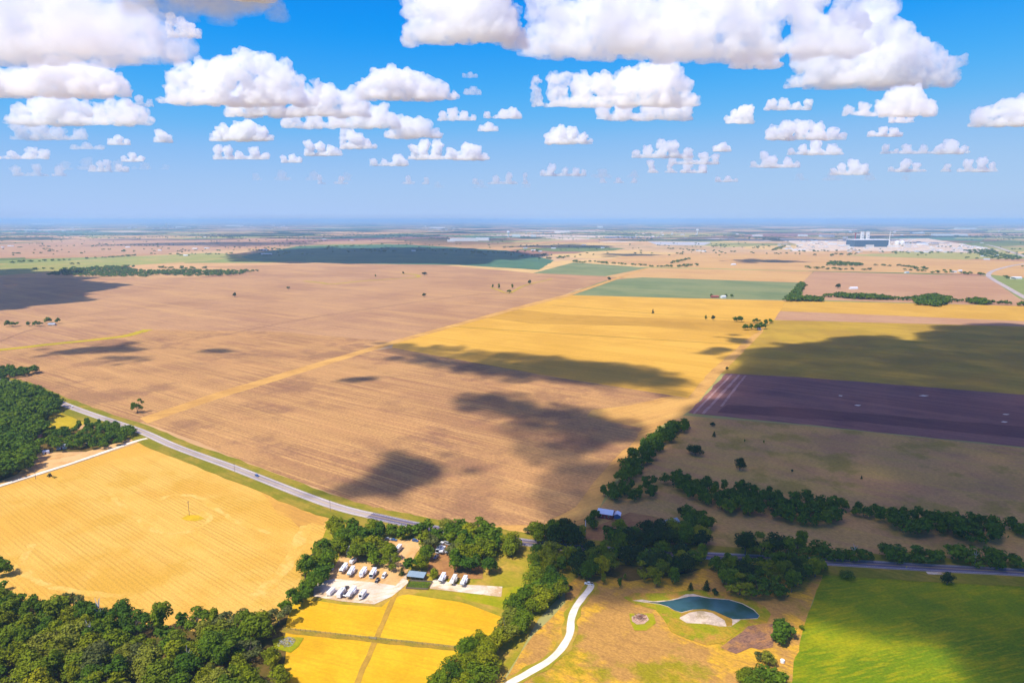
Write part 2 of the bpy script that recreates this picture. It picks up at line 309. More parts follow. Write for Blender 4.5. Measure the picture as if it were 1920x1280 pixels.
m_white_yard = land('pale_bare_ground', A((250, 236, 222)), A((232, 210, 196)), A((255, 246, 236)), .3, 90, (120, 40), .5, .4, 20, .12, d=A((206, 180, 168)), dsc=120, damt=.5)
area('factory_yard', [(1455, 447), (1560, 449), (1740, 447), (1790, 455), (1880, 470), (1820, 474), (1600, 470), (1480, 472), (1500, 460)], m_white_yard, 3, 8)
area('bare_ground', [(1320, 446), (1440, 450), (1450, 453), (1330, 449)], m_white_yard, 3, 8)
m_panel = land('pale_blue_panels', A((206, 214, 236)), A((190, 200, 230)), A((224, 228, 240)), .3, 90, (120, 20), .5, .4, 20, .1)
area('solar_field', [(1214, 453), (1335, 454), (1320, 460), (1232, 459)], m_panel, 3, 4)
area('bare_ground', [(1010, 445), (1080, 446), (1200, 455), (1080, 452)], m_white_yard, 2, 8)
# near fields --------------------------------------------------------------
area('meadow', [(1272, 778), (1500, 797), (1920, 840), (2400, 892), (2400, 1150), (1920, 1070), (1540, 1052), (1300, 1042), (1060, 1030), (1090, 985), (1120, 960), (1160, 900), (1235, 812)], m_meadow, 1, 1)
area('straw_field', [(-500, 1060), (-200, 975), (0, 914), (140, 870), (272, 826), (330, 842), (450, 892), (600, 957), (622, 968), (604, 1012), (570, 1070), (545, 1130), (500, 1190), (200, 1240), (-100, 1200), (-500, 1200)], m_straw, 2, .8)
m_stubble_dk = land('browner_stubble', A((230, 182, 92)), A((244, 196, 94)), A((208, 160, 84)), ROWS, 40, (80, 2.4), .5, .3, 1.6, .12, 7, .2)
area('browner_corner', [(470, 906), (600, 959), (616, 969), (606, 985), (585, 980), (560, 988), (545, 972), (520, 962), (505, 940)], m_stubble_dk, 3, 2.5)
area('rough_grass', [(600, 968), (780, 978), (1000, 1020), (1100, 1040), (1085, 1080), (1010, 1160), (930, 1300), (800, 1420), (400, 1420), (500, 1180), (560, 1080)], m_grass, 1, 1)
area('hay_meadow', [(560, 1122), (640, 1133), (715, 1138), (738, 1118), (765, 1114), (860, 1128), (930, 1146), (950, 1170), (880, 1214), (780, 1206), (640, 1191), (515, 1180)], m_hay, 3, .8)
area('hay_meadow', [(515, 1184), (640, 1197), (780, 1211), (860, 1220), (850, 1290), (780, 1400), (480, 1400), (500, 1250), (490, 1215)], m_hay, 3, .8)
m_mow = land('trampled_hay_track', A((216, 176, 74)), A((200, 164, 70)), A((228, 190, 84)), 1.2, 10, (10, 1.5), .5, .3, 1, .16)
ribbon('mown_track', [G(742, 1112).lerp(G(672, 1275), t / 30) for t in range(34)], -1.6, 1.6, m_mow, 5, .5)
m_fenceg = land('fence_row_grass', A((196, 164, 70)), A((170, 156, 60)), A((150, 142, 50)), ROWS, 10, (10, 2), .5, .3, 1, .2)
ribbon('fence_row', [G(530, 1181).lerp(G(870, 1217), t / 30) for t in range(31)], -2.6, 2.2, m_fenceg, 5, .8)
area('mown_grass', [(735, 1122), (760, 1110), (830, 1112), (990, 1096), (985, 1060), (1000, 1040), (1020, 1060), (975, 1145), (950, 1160), (860, 1126), (765, 1112)], m_grass, 3, 1)
m_lush = land('lush_grass', A((176, 184, 20)), A((196, 186, 50)), A((150, 170, 20)), ROWS, 18, (12, 4), .5, .3, 1.2, .14)
area('lush_grass', [(850, 1112), (990, 1098), (985, 1122), (955, 1148), (925, 1136), (875, 1126)], m_lush, 4, 1.5)
area('dirt_yard', [(612, 1085), (640, 1040), (660, 1020), (700, 1012), (800, 1010), (808, 1010), (782, 1035), (768, 1060), (762, 1080), (735, 1112), (640, 1110), (590, 1104)], m_dirt, 4, .8)
area('dirt_yard', [(815, 1012), (850, 1010), (858, 1060), (905, 1050), (905, 1085), (830, 1085), (800, 1075)], m_soil, 4, .8)
area('gravel_lot', [(589, 1100), (597, 1092), (625, 1085), (700, 1092), (742, 1098), (760, 1078), (766, 1092), (750, 1106), (735, 1118), (702, 1133), (670, 1130), (637, 1127), (588, 1118)], m_gravel, 5, .7)
area('gravel_lot', [(808, 1092), (816, 1085), (860, 1096), (942, 1100), (940, 1119), (870, 1111), (806, 1104)], m_gravel, 5, .7)
m_garden = land('vegetable_rows', A((120, 160, 30)), A((150, 170, 50)), A((170, 140, 90)), .25, 5, (8, .9), .6, .3, .8, .2)
area('vegetable_garden', [(768, 1089), (811, 1091), (802, 1105), (761, 1103)], m_garden, 5, .3)
area('bare_earth', [(984, 1015), (1120, 985), (1180, 960), (1260, 975), (1330, 1000), (1280, 1040), (1060, 1032)], m_soil, 2, 1)
area('scrubby_pasture', [(1085, 1080), (1180, 1060), (1540, 1064), (1545, 1080), (1522, 1130), (1490, 1260), (1470, 1420), (830, 1420), (930, 1300), (1000, 1190), (1060, 1130), (1060, 1100)], m_scrub, 2, 1)
area('green_hay_field', [(1545, 1071), (1700, 1079), (1920, 1091), (2400, 1120), (2400, 1450), (1470, 1450), (1488, 1240), (1515, 1150)], m_green, 3, .8)
area('brush_strip', [(1500, 1190), (1512, 1150), (1496, 1150), (1470, 1230), (1462, 1300), (1482, 1290)], m_scrub, 4, 4)
m_brush = land('flattened_brush', A((166, 130, 110)), A((196, 148, 100)), A((120, 96, 92)), .5, 9, (4, 1.2), .7, .4, .8, .35, d=A((206, 160, 90)), dsc=14, damt=.7)
area('flattened_brush', [(1402, 1174), (1425, 1170), (1452, 1169), (1454, 1190), (1448, 1214), (1425, 1218), (1408, 1214), (1380, 1226), (1350, 1214), (1375, 1196), (1390, 1186)], m_brush, 5, 5)
area('wedge_meadow', [(96, 772), (118, 764), (175, 790), (140, 802), (100, 806), (82, 803)], m_water_way, 2, 1)
area('dry_yard', [(62, 862), (75, 848), (150, 850), (262, 818), (270, 826), (140, 868), (0, 912), (-60, 925), (30, 890)], m_dirt, 3, 1)
m_lawn = land('bright_lawn', A((96, 170, 20)), A((80, 156, 18)), A((120, 180, 40)), .3, 8, (6, 2), .5, .3, 1, .12)
area('bright_clearing', [(262, 1240), (278, 1226), (310, 1226), (316, 1246), (280, 1252)], m_lawn, 3, .8)
m_wood_floor = land('woodland_floor', A((120, 104, 56)), A((96, 100, 44)), A((140, 116, 66)), .3, 14, (9, 4), .5, .3, 1.2, .2)
area('woodland_floor', [(-90, 1130), (20, 1136), (200, 1165), (390, 1186), (505, 1182), (545, 1140), (525, 1290), (500, 1400), (-120, 1400)], m_wood_floor, 3, 2)
area('woodland_floor', [(-300, 760), (0, 740), (60, 748), (112, 768), (82, 803), (140, 806), (205, 796), (250, 815), (200, 846), (70, 848), (50, 890), (-60, 925), (-300, 960)], m_wood_floor, 1, 2)
area('woodland_floor', [(1090, 1075), (1120, 1045), (1230, 1030), (1340, 1040), (1345, 1056), (1290, 1075), (1180, 1090)], m_wood_floor, 4, 2)

# roads --------------------------------------------------------------------
road = smooth([G(*p) for p in ((-420, 570), (-120, 675), (0, 712), (40, 723), (118, 757), (180, 780), (262, 808), (330, 838), (440, 878), (560, 925), (640, 953), (720, 972), (800, 989), (900, 1004), (985, 1017), (1060, 1026), (1200, 1036), (1340, 1043), (1560, 1054), (1750, 1065), (1920, 1074), (2300, 1098), (2700, 1125))], 6)
road = [p for p in road]
ribbon('road_verge', road, -19, 15, m_verge, 6, 3)
cut = min(range(len(road)), key=lambda i: (road[i] - G(690, 963)).length)
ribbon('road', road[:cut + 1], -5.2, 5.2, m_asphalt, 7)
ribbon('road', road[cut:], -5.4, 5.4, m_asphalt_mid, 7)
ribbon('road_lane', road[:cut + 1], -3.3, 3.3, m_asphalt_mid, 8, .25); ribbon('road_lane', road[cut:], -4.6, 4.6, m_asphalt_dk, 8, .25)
ribbon('edge_line', road, 3.45, 3.7, m_paint_w, 9); ribbon('edge_line', road, -3.7, -3.45, m_paint_w, 9)
ribbon('centre_line', road, -.18, .18, m_paint_y, 9)
drive = smooth([G(*p) for p in ((276, 822), (250, 829), (140, 867), (0, 911), (-150, 958), (-400, 1040))], 6)
ribbon('farm_drive', drive, -2.6, 2.6, m_caliche, 7, .4)
white_drive = smooth([G(*p) for p in ((1106, 1092), (1108, 1099), (1103, 1108), (1091, 1122), (1078, 1142), (1071, 1162), (1069, 1185), (1060, 1205), (1038, 1232), (1005, 1254), (965, 1276), (900, 1312), (800, 1370))], 6)
ribbon('white_drive_verge', white_drive, -4.2, 4.0, m_grass, 5, 2.2)
ribbon('white_drive', white_drive, -2.1, 2.1, m_caliche, 6, .4)
far_road = smooth([G(*p) for p in ((2100, 640), (1990, 592), (1920, 557), (1885, 537), (1862, 524), (1853, 516), (1862, 508), (1890, 500), (1925, 494), (2050, 478))], 6)
ribbon('far_road', far_road, -9, 9, m_asphalt, 7); ribbon('far_road', smooth([G(*p) for p in ((1925, 482), (1895, 472), (1868, 463), (1850, 459))], 6), -14, 14, m_asphalt, 7)
ribbon('gravel_entrance', [G(1736, 1073).lerp(G(1766, 1075), t / 6) for t in range(7)], -2.6, .6, m_gravel, 10, 1.5)
m_turn = land('turned_straw', A((255, 222, 130)), A((250, 208, 104)), A((236, 190, 92)), ROWS, 20, (12, 2), .5, .3, 1, .2, d=A((244, 198, 90)), dsc=9, damt=.9)
for tl, ww in ((((60, 1020), (40, 1060), (70, 1090), (140, 1108), (230, 1118)), 3.2), (((205, 925), (232, 950), (275, 985), (320, 1001), (360, 994), (392, 974), (380, 958)), 2.6), (((300, 935), (330, 928), (372, 932), (400, 950), (440, 975), (505, 1000)), 2.6), (((575, 985), (560, 1020), (530, 1070), (480, 1118)), 6)):
    ribbon('turning_track', smooth([G(*p) for p in tl], 8), -ww * .8, ww * .8, m_turn, 3, 2.6)
m_yel = land('yellow_weeds', A((244, 206, 40)), A((226, 196, 50)), A((250, 214, 70)), .4, 10, (8, 3), .5, .3, 1, .2)
area('weed_patch', [(340, 972), (352, 965), (372, 966), (384, 972), (368, 977), (350, 976)], m_yel, 4, 2)
m_line = land('drainage_line', A((178, 142, 112)), A((192, 154, 122)), A((160, 126, 102)), ROWS, 60, (60, 4), .5, .3, 3, .2)
for tl, ww in ((((130, 594), (300, 573), (440, 558), (500, 549), (540, 544)), 2.5), (((420, 628), (560, 600), (700, 578), (860, 556), (960, 548)), 3), (((0, 640), (60, 618), (140, 604), (260, 596)), 2.5)):
    ribbon('drainage_line', smooth([G(*p) for p in tl], 10), -ww, ww, m_line, 4, 3)
rz_ = random.Random(41)
for i in range(90):                                     # crisp plots of the far plain, on the field grid
    p = G(rz_.uniform(-40, 1960), 418 + 31 * rz_.random() ** .75); a = ROWS + rz_.choice((0, math.pi / 2)); u = Vector((math.cos(a), math.sin(a), 0)) * rz_.uniform(200, 900) * (1 + p.y / 14000); v = Vector((-math.sin(a), math.cos(a), 0)) * rz_.uniform(90, 330) * (1 + p.y / 14000)
    NLAY[0] += 1; z = Vector((0, 0, .06 + NLAY[0] * .0007)); structure(raw('far_field', [p - u - v + z, p + u - v + z, p + u + v + z, p - u + v + z], [(0, 1, 2, 3)], rz_.choice((m_white_yard, m_fart, m_fart, m_farp, m_farb, m_farb, m_paleg, m_purple))))
# pond ---------------------------------------------------------------------
def z6(*p): return [(1100 + x / 4.8, 1060 + y / 4.8) for x, y in p]
m_bankg = land('pond_bank_grass', A((170, 176, 30)), A((206, 172, 60)), A((150, 160, 30)), ROWS, 14, (10, 3), .6, .4, 1, .3, d=A((214, 164, 84)), dsc=16, damt=.85)
area('pond_bank', z6((330, 290), (420, 250), (560, 250), (700, 250), (850, 235), (950, 215), (1100, 230), (1300, 250), (1420, 280), (1600, 370), (1660, 440), (1620, 520), (1480, 500), (1330, 620), (1250, 690), (1080, 720), (900, 660), (760, 600), (690, 480), (620, 400), (430, 350)), m_bankg, 4, 5)
m_sand = land('pale_sand', A((250, 236, 220)), A((216, 202, 190)), A((252, 242, 226)), .3, 8, (6, 1.5), .5, .3, .7, .18, d=A((176, 160, 110)), dsc=9, damt=.6)
area('sandy_shore', z6((410, 318), (500, 308), (600, 326), (740, 314), (820, 296), (890, 262), (960, 257), (1010, 272), (1100, 292), (1280, 307), (1400, 342), (1505, 398), (1556, 455), (1538, 482), (1390, 489), (1300, 550), (1200, 552), (1090, 530), (900, 520), (835, 480), (858, 430), (790, 408), (730, 375), (650, 351), (500, 332)), m_sand, 5, 1.1)
m_silt = land('yellow_silt', A((200, 160, 60)), A((170, 150, 60)), A((214, 176, 84)), .3, 5, (5, 2), .5, .3, .8, .12)
area('silt_margin', z6((840, 470), (850, 430), (960, 402), (1060, 396), (1160, 412), (1260, 455), (1310, 490), (1310, 545), (1260, 552), (1240, 495), (1130, 430), (1030, 410), (930, 425)), m_silt, 6, .6)
mw = bpy.data.materials.new('pond_water'); mw.use_nodes = True; b_ = mw.node_tree.nodes['Principled BSDF']
b_.inputs['Base Color'].default_value = (.05, .12, .10, 1); b_.inputs['Roughness'].default_value = .22; b_.inputs['IOR'].default_value = 1.33; b_.inputs['Specular IOR Level'].default_value = .28
n_ = mw.node_tree; tn_ = n_.nodes.new('ShaderNodeTexNoise'); gn_ = n_.nodes.new('ShaderNodeNewGeometry'); tn_.inputs['Scale'].default_value = .07; tn_.inputs['Detail'].default_value = 4; n_.links.new(gn_.outputs['Position'], tn_.inputs['Vector'])
rn_ = n_.nodes.new('ShaderNodeValToRGB'); rn_.color_ramp.elements[0].position = .40; rn_.color_ramp.elements[0].color = (.020, .062, .034, 1); rn_.color_ramp.elements[1].position = .60; rn_.color_ramp.elements[1].color = (.036, .095, .095, 1)
n_.links.new(tn_.outputs[0], rn_.inputs[0]); n_.links.new(rn_.outputs[0], b_.inputs['Base Color'])
area('pond_water', z6((520, 330), (640, 334), (760, 320), (860, 297), (930, 282), (1000, 282), (1100, 300), (1280, 314), (1400, 350), (1500, 405), (1553, 455), (1538, 478), (1390, 486), (1320, 488), (1265, 468), (1150, 415), (1060, 396), (950, 400), (850, 425), (785, 405), (730, 372), (650, 348)), mw, 7, .9)
# ------------------------------------------------------------------ trees
def foliage(name, stops, attr=None):
    """leaf material: one tone per tree, light and dark sprays within it"""
    m = bpy.data.materials.new(name); m.use_nodes = True; n = m.node_tree; N = n.nodes.new; L = n.links.new
    bs = n.nodes['Principled BSDF']; bs.inputs['Roughness'].default_value = .75; bs.inputs['Specular IOR Level'].default_value = .12
    cr = N('ShaderNodeValToRGB'); e = cr.color_ramp.elements
    e[0].position, e[0].color = stops[0][0], (*stops[0][1], 1); e[1].position, e[1].color = stops[1][0], (*stops[1][1], 1)
    for p, c in stops[2:]:
        x = e.new(p); x.color = (*c, 1)
    if attr:
        src = N('ShaderNodeAttribute'); src.attribute_name = attr; s = src.outputs['Fac']
    else:
        src = N('ShaderNodeObjectInfo'); s = src.outputs['Random']
    L(s, cr.inputs[0])
    geo = N('ShaderNodeNewGeometry'); no = N('ShaderNodeTexNoise'); no.inputs['Scale'].default_value = .55; no.inputs['Detail'].default_value = 4; no.inputs['Roughness'].default_value = .7
    L(geo.outputs['Position'], no.inputs['Vector'])
    ad = N('ShaderNodeMath'); ad.operation = 'MULTIPLY_ADD'; ad.inputs[1].default_value = 3.0; ad.inputs[2].default_value = -.45; L(no.outputs[0], ad.inputs[0])
    hs = N('ShaderNodeHueSaturation'); L(cr.outputs[0], hs.inputs['Color']); L(ad.outputs[0], hs.inputs['Value'])
    L(hs.outputs[0], bs.inputs['Base Color'])
    tr = N('ShaderNodeBsdfTranslucent'); L(hs.outputs[0], tr.inputs['Color']); mx = N('ShaderNodeMixShader'); mx.inputs[0].default_value = .22
    L(bs.outputs[0], mx.inputs[1]); L(tr.outputs[0], mx.inputs[2]); L(mx.outputs[0], n.nodes['Material Output'].inputs['Surface'])
    return m
LEAF = [(0, (.048, .104, .004)), (.25, (.090, .148, .003)), (.5, (.150, .188, .002)), (.72, (.21, .220, .002)), (.88, (.105, .155, .005)), (1, (.28, .26, .003))]
f_broad = foliage('broadleaf_foliage', LEAF)
f_yellow = foliage('yellow_green_foliage', [(0, (.17, .19, .012)), (1, (.24, .23, .02))])
f_grey = foliage('grey_green_foliage', [(0, (.095, .110, .022)), (1, (.13, .135, .032))])
f_dark = foliage('evergreen_and_shaded_foliage', [(0, (.016, .044, .006)), (1, (.032, .064, .007))])  # evergreens' own dark green; also shade put into the leaf colour of woods
f_stuff = foliage('woodland_foliage', LEAF, 'tint')
m_bark = plain('bark', (.13, .10, .075), .9, .1, 0, .4, 3)
m_dead = plain('bleached_dead_wood', (.42, .38, .34), .9, .1, 0, .3, 3)

def leaf_cloud(rng, lobes, n, size, up=.25):
    """leaf sprays over and inside a set of lobes -> vertices, faces (each spray a small bent quad)"""
    lob = np.array(lobes, float)                      # x y z rx ry rz
    wgt = (lob[:, 3] * lob[:, 4] + lob[:, 4] * lob[:, 5] + lob[:, 3] * lob[:, 5]); wgt /= wgt.sum()
    k = rng.choice(len(lob), n, p=wgt); d = rng.normal(size=(n, 3)); d[:, 2] = np.where(d[:, 2] < -.55, -d[:, 2] * .7, d[:, 2]); d /= np.linalg.norm(d, axis=1)[:, None]
    # bumps: a few sub-clumps on each lobe push the surface in and out
    bump = 1 + .16 * np.sin(d[:, 0] * 5.1 + k * 1.7) * np.sin(d[:, 1] * 4.7 + k * 2.9) + .12 * np.sin(d[:, 2] * 6 + d[:, 0] * 4 + k)
    rad = bump * np.where(rng.random(n) < .8, rng.uniform(.86, 1.06, n), rng.uniform(.45, .9, n))
    c = lob[k, :3] + d * lob[k, 3:6] * rad[:, None]
    nr = d + rng.normal(size=(n, 3)) * .42; nr[:, 2] += up; nr /= np.linalg.norm(nr, axis=1)[:, None]
    a = np.cross(nr, rng.normal(size=(n, 3))); a /= np.linalg.norm(a, axis=1)[:, None]; b = np.cross(nr, a)
    s = size * rng.uniform(.55, 1.25, (n, 1)); t = s * rng.uniform(.5, .9, (n, 1))
    v = np.stack([c - a * s * .5, c + b * t * .5 + nr * s * .1, c + a * s * .55, c - b * t * .5 - nr * s * .12], 1).reshape(-1, 3)
    return v, np.arange(4 * n).reshape(n, 4)
def leaf_mesh(name, rng, lobes, n, size, mat, up=.25):
    v, f = leaf_cloud(rng, lobes, n, size, up)
    me = bpy.data.meshes.new(name); me.from_pydata(v.tolist(), [], f.tolist()); me.materials.append(mat); return me, v, f
def crown_lobes(r, style):
    """lobes of a crown whose tree is 1 unit tall and about 1 unit wide"""
    L = []
    if style == 'round':
        for i in range(r.randint(8, 11)):
            a = r.uniform(0, 6.28); q = r.uniform(.08, .30); z = r.uniform(.42, .80) - q * .35; s = r.uniform(.15, .24)
            L.append((q * math.cos(a), q * math.sin(a), z, s, s, s * r.uniform(.75, 1)))
        L.append((0, 0, .55, .28, .28, .30)); L.append((r.uniform(-.1, .1), r.uniform(-.1, .1), .82, .17, .17, .15))
    elif style == 'tall':
        for i in range(r.randint(9, 12)):
            a = r.uniform(0, 6.28); q = r.uniform(.02, .20); z = r.uniform(.34, .90); s = r.uniform(.11, .18) * (1.15 - .4 * z)
            L.append((q * math.cos(a), q * math.sin(a), z, s, s, s * 1.25))
        L.append((0, 0, .55, .17, .17, .28))
    elif style == 'open':
        for i in range(r.randint(9, 12)):
            a = r.uniform(0, 6.28); q = r.uniform(.16, .42); z = r.uniform(.40, .86) - q * .2; s = r.uniform(.10, .17)
            L.append((q * math.cos(a), q * math.sin(a), z, s * 1.15, s * 1.15, s * .8))
    elif style == 'low':
        for i in range(r.randint(7, 10)):
            a = r.uniform(0, 6.28); q = r.uniform(.1, .42); z = r.uniform(.28, .66) - q * .25; s = r.uniform(.18, .27)
            L.append((q * math.cos(a), q * math.sin(a), z, s, s, s * .9))
        L.append((0, 0, .45, .34, .34, .34))
    elif style == 'cone':
        for i in range(9):
            z = .14 + .8 * i / 9; s = .30 * (1 - i / 10.5); a = r.uniform(0, 6.28)
            L.append((s * .3 * math.cos(a), s * .3 * math.sin(a), z, s, s, .11))
    return L
def trunk_mesh(name, r, style):
    mb = MB(); lean = Vector((r.uniform(-.03, .03), r.uniform(-.03, .03), 0)); top = {'cone': .85, 'low': .4}.get(style, .58)
    mb.tube([(0, 0, -.02), lean * .5 + Vector((0, 0, top * .4)), lean + Vector((0, 0, top))], [.030, .022, .010], 7)
    if style != 'cone':
        for i in range(5):
            a = i * 1.26 + r.uniform(-.3, .3); z0 = top * r.uniform(.45, .8); l = r.uniform(.18, .3)
            mb.tube([lean * .7 + Vector((0, 0, z0)), Vector((math.cos(a) * l * .6, math.sin(a) * l * .6, z0 + l * .5)), Vector((math.cos(a) * l, math.sin(a) * l, z0 + l * .95))], [.014, .009, .004], 5)
    me = bpy.data.meshes.new(name); me.from_pydata([tuple(x) for x in mb.v], [], mb.f); me.materials.append(m_bark); return me
NP = np.random.default_rng(7); PR = random.Random(11)
KINDS = {}          # style -> list of (crown mesh, trunk mesh, low vertices, low faces)
for style, cnt, n in (('round', 6, 2300), ('tall', 4, 1900), ('open', 3, 1500), ('low', 4, 1500), ('cone', 2, 1300)):
    KINDS[style] = []
    for i in range(cnt):
        lobes = crown_lobes(PR, style)
        # unit tree is stretched to ~12 m: the spray size is in tree heights
        me, v, f = leaf_mesh('crown', NP, lobes, n, .072 if style != 'cone' else .06, f_broad if style != 'cone' else f_dark)
        lv, lf = leaf_cloud(NP, lobes, 420, .15); tv, tf = leaf_cloud(NP, lobes, 70, .34)
        KINDS[style].append((me, trunk_mesh('trunk', PR, style), lv, tv))
def tint_copy(me, mat):
    c = me.copy(); c.materials.clear(); c.materials.append(mat); return c
YEL = [tint_copy(KINDS['round'][i][0], f_yellow) for i in (0, 2)] + [tint_copy(KINDS['open'][0][0], f_yellow)]
GRY = [tint_copy(KINDS['open'][i][0], f_grey) for i in (0, 1)] + [tint_copy(KINDS['round'][1][0], f_grey)]
DRK = [tint_copy(KINDS['round'][i][0], f_dark) for i in (3, 4, 5)] + [tint_copy(KINDS['low'][0][0], f_dark)]

def inside(p, poly):
    c = False; n = len(poly)
    for i in range(n):
        a, b = poly[i], poly[i - 1]
        if (a.y > p.y) != (b.y > p.y) and p.x < (b.x - a.x) * (p.y - a.y) / (b.y - a.y) + a.x: c = not c
    return c
def scatter(px, spacing, seed, cap=2000):
    poly = [G(*p) for p in px]; r = random.Random(seed); x0, x1 = min(p.x for p in poly), max(p.x for p in poly); y0, y1 = min(p.y for p in poly), max(p.y for p in poly)
    out = []; cell = {}; tries = int((x1 - x0) * (y1 - y0) / spacing ** 2 * 14) + 60
    for _ in range(min(tries, 60000)):
        p = Vector((r.uniform(x0, x1), r.uniform(y0, y1), 0))
        if not inside(p, poly): continue
        k = (int(p.x // spacing), int(p.y // spacing))
        if any((q - p).length < spacing * r.uniform(.8, 1.0) for i in (-1, 0, 1) for j in (-1, 0, 1) for q in cell.get((k[0] + i, k[1] + j), [])): continue
        cell.setdefault(k, []).append(p); out.append(p)
        if len(out) >= cap: break
    return out
def along(px, spacing, width, seed):
    r = random.Random(seed); P = [G(*p) for p in px]; out = []
    for a, b in zip(P, P[1:]):
        n = max(1, int((b - a).length / spacing)); t = (b - a).normalized(); nr = Vector((-t.y, t.x, 0))
        for i in range(n): out.append(a.lerp(b, (i + r.uniform(.1, .9)) / n) + nr * r.uniform(-width, width))
    return out
ORD = 'first second third fourth fifth sixth seventh eighth ninth tenth eleventh twelfth thirteenth fourteenth fifteenth sixteenth seventeenth eighteenth nineteenth twentieth'.split()
TREES = []      # every tree of the near and middle ground: dict(p, h, wd, style, tone, where, group, keep, label)
def plant(points, where, hgt=(10, 15), wd=(.85, 1.15), styles=('round', 'round', 'round', 'tall', 'open'), tones=(('green', 9), ('yellow', 1), ('grey', 1)), seed=1, ordinal=None):
    r = random.Random(seed); bag = [t for t, k in tones for _ in range(k)]
    for i, p in enumerate(points):
        TREES.append(dict(p=p, h=r.uniform(*hgt), wd=r.uniform(*wd) * 1.2, style=r.choice(styles), tone=r.choice(bag), where=where, ordinal=(ordinal, i) if ordinal else None, keep=False, label=None, seed=r.random()))
def one(px, py, h, style, label, tone='green', wd=1.0, name=None):
    TREES.append(dict(p=G(px, py), h=h, wd=wd, style=style, tone=tone, where=None, ordinal=None, keep=True, label=label, seed=(px * 7 + py) % 97 / 97, name=name))
def zz(ox, oy, k, *p): return [(ox + x / k, oy + y / k) for x, y in p]

DEEP = (('green', 3), ('dark', 7))  # mostly dark leaves: in the shaded woods the shade is partly in their colour
plant(scatter([(-60, 1128), (20, 1134), (110, 1150), (200, 1160), (258, 1168), (262, 1228), (262, 1250), (312, 1250), (312, 1228), (300, 1176), (390, 1180), (470, 1182), (522, 1164), (545, 1138), (532, 1164), (508, 1198), (480, 1224), (500, 1238), (522, 1258), (528, 1290), (515, 1340), (-60, 1345)], 8.6, 1),
      'in the wood below the large straw field', (10, 18.5), (.75, 1.1), tones=(('green', 10), ('yellow', 2), ('grey', 1)), seed=2)
plant(scatter([(565, 1085), (600, 1098), (622, 1062), (642, 1040), (655, 1022), (628, 1000), (600, 1045)], 8.6, 3), 'in the grove left of the caravan row', (12, 16), seed=3)
plant(scatter([(620, 1000), (700, 1000), (714, 1014), (692, 1034), (650, 1030), (625, 1020)], 9, 4), 'in the grove between road and caravan row', (12, 16), seed=4)
plant(scatter([(668, 1054), (700, 1062), (735, 1070), (746, 1050), (716, 1034), (674, 1038)], 8.5, 5), 'in the clump right behind the upper caravan row', (12, 15), seed=5)
plant([G(*p) for p in ((714, 1008), (734, 1006), (752, 1012), (768, 1006), (788, 1008), (800, 1000))], 'in the tree row along the roadside of the caravan park', (10, 14), seed=6, ordinal='tree from the left in the row between the road and the caravan park')
plant([G(*p) for p in ((790, 1070), (774, 1069), (800, 1052), (812, 1034), (798, 1030), (818, 1016))], 'in the clump behind the blue-roofed shed', (11, 15), seed=7)
plant(scatter([(830, 1004), (850, 1001), (905, 1000), (962, 1034), (974, 1046), (940, 1040), (905, 1058), (880, 1071), (850, 1073), (848, 1040), (850, 1020)], 8.6, 8), 'in the grove right of the caravan park yard', (12, 17), seed=8)
plant(scatter([(990, 1085), (1040, 1076), (1056, 1118), (1036, 1138), (1004, 1162), (967, 1196), (948, 1219), (922, 1256), (905, 1310), (800, 1330), (838, 1282), (864, 1246), (902, 1215), (926, 1194), (956, 1163), (980, 1130)], 8.0, 9), 'in the thick belt between hay meadow and white drive', (10, 14), (.9, 1.15), ('round', 'round', 'low', 'round'), (('green', 12), ('yellow', 1)), seed=9)
plant(scatter([(984, 1086), (998, 1052), (1045, 1046), (1060, 1074), (1040, 1078)], 7.6, 45), 'at the head of the thick belt below the road', (11, 15), (.9, 1.1), seed=45)
plant(scatter([(548, 1128), (560, 1120), (585, 1098), (592, 1112), (566, 1134), (548, 1150), (535, 1165), (528, 1160)], 7.5, 10), 'in the hedge between straw field and caravan park', (9, 13), seed=10)
plant(scatter([(1000, 1008), (1030, 1002), (1080, 1008), (1086, 1026), (1010, 1026)], 8.6, 11), 'in the dark clump beside the road bend', (13, 18), tones=DEEP, seed=11)
plant(scatter([(1062, 1058), (1120, 1044), (1152, 1060), (1122, 1092), (1086, 1090)], 8.5, 12), 'in the dark wood behind the white drive end', (11, 15), tones=DEEP, seed=12)
plant(scatter([(1140, 1010), (1210, 1004), (1290, 1008), (1332, 1028), (1292, 1034), (1210, 1030), (1150, 1032)], 7.8, 13), 'in the dark wood around the farmhouse', (11, 16), tones=DEEP, seed=13)
plant(scatter([(1120, 1042), (1200, 1046), (1290, 1052), (1330, 1056), (1280, 1066), (1200, 1062), (1150, 1060)], 9, 21), 'in the dark strip along the shaded road', (10, 14), tones=DEEP, seed=21)
plant(scatter([(1200, 1088), (1236, 1106), (1272, 1094), (1292, 1070), (1232, 1068)], 8.2, 14), 'in the dark clump behind the pond', (11, 15), tones=DEEP, seed=14)
plant(scatter([(1335, 1082), (1362, 1108), (1400, 1119), (1470, 1126), (1492, 1112), (1530, 1086), (1541, 1066), (1440, 1062), (1345, 1066)], 8.6, 15), 'in the dark wood between pond and road', (10, 15), tones=DEEP, seed=15)
plant(scatter([(1230, 903), (1262, 900), (1313, 914), (1373, 923), (1433, 934), (1501, 942), (1561, 953), (1570, 972), (1550, 989), (1510, 985), (1425, 972), (1375, 970), (1335, 957), (1262, 919)], 8.8, 16), 'in the shaded wood crossing the dry meadow', (10, 14), tones=DEEP, seed=16)
plant(scatter([(1570, 954), (1620, 960), (1662, 970), (1690, 985), (1664, 976), (1600, 968)], 8, 17), 'in the thin neck of the meadow wood', (8, 12), tones=DEEP, seed=17)
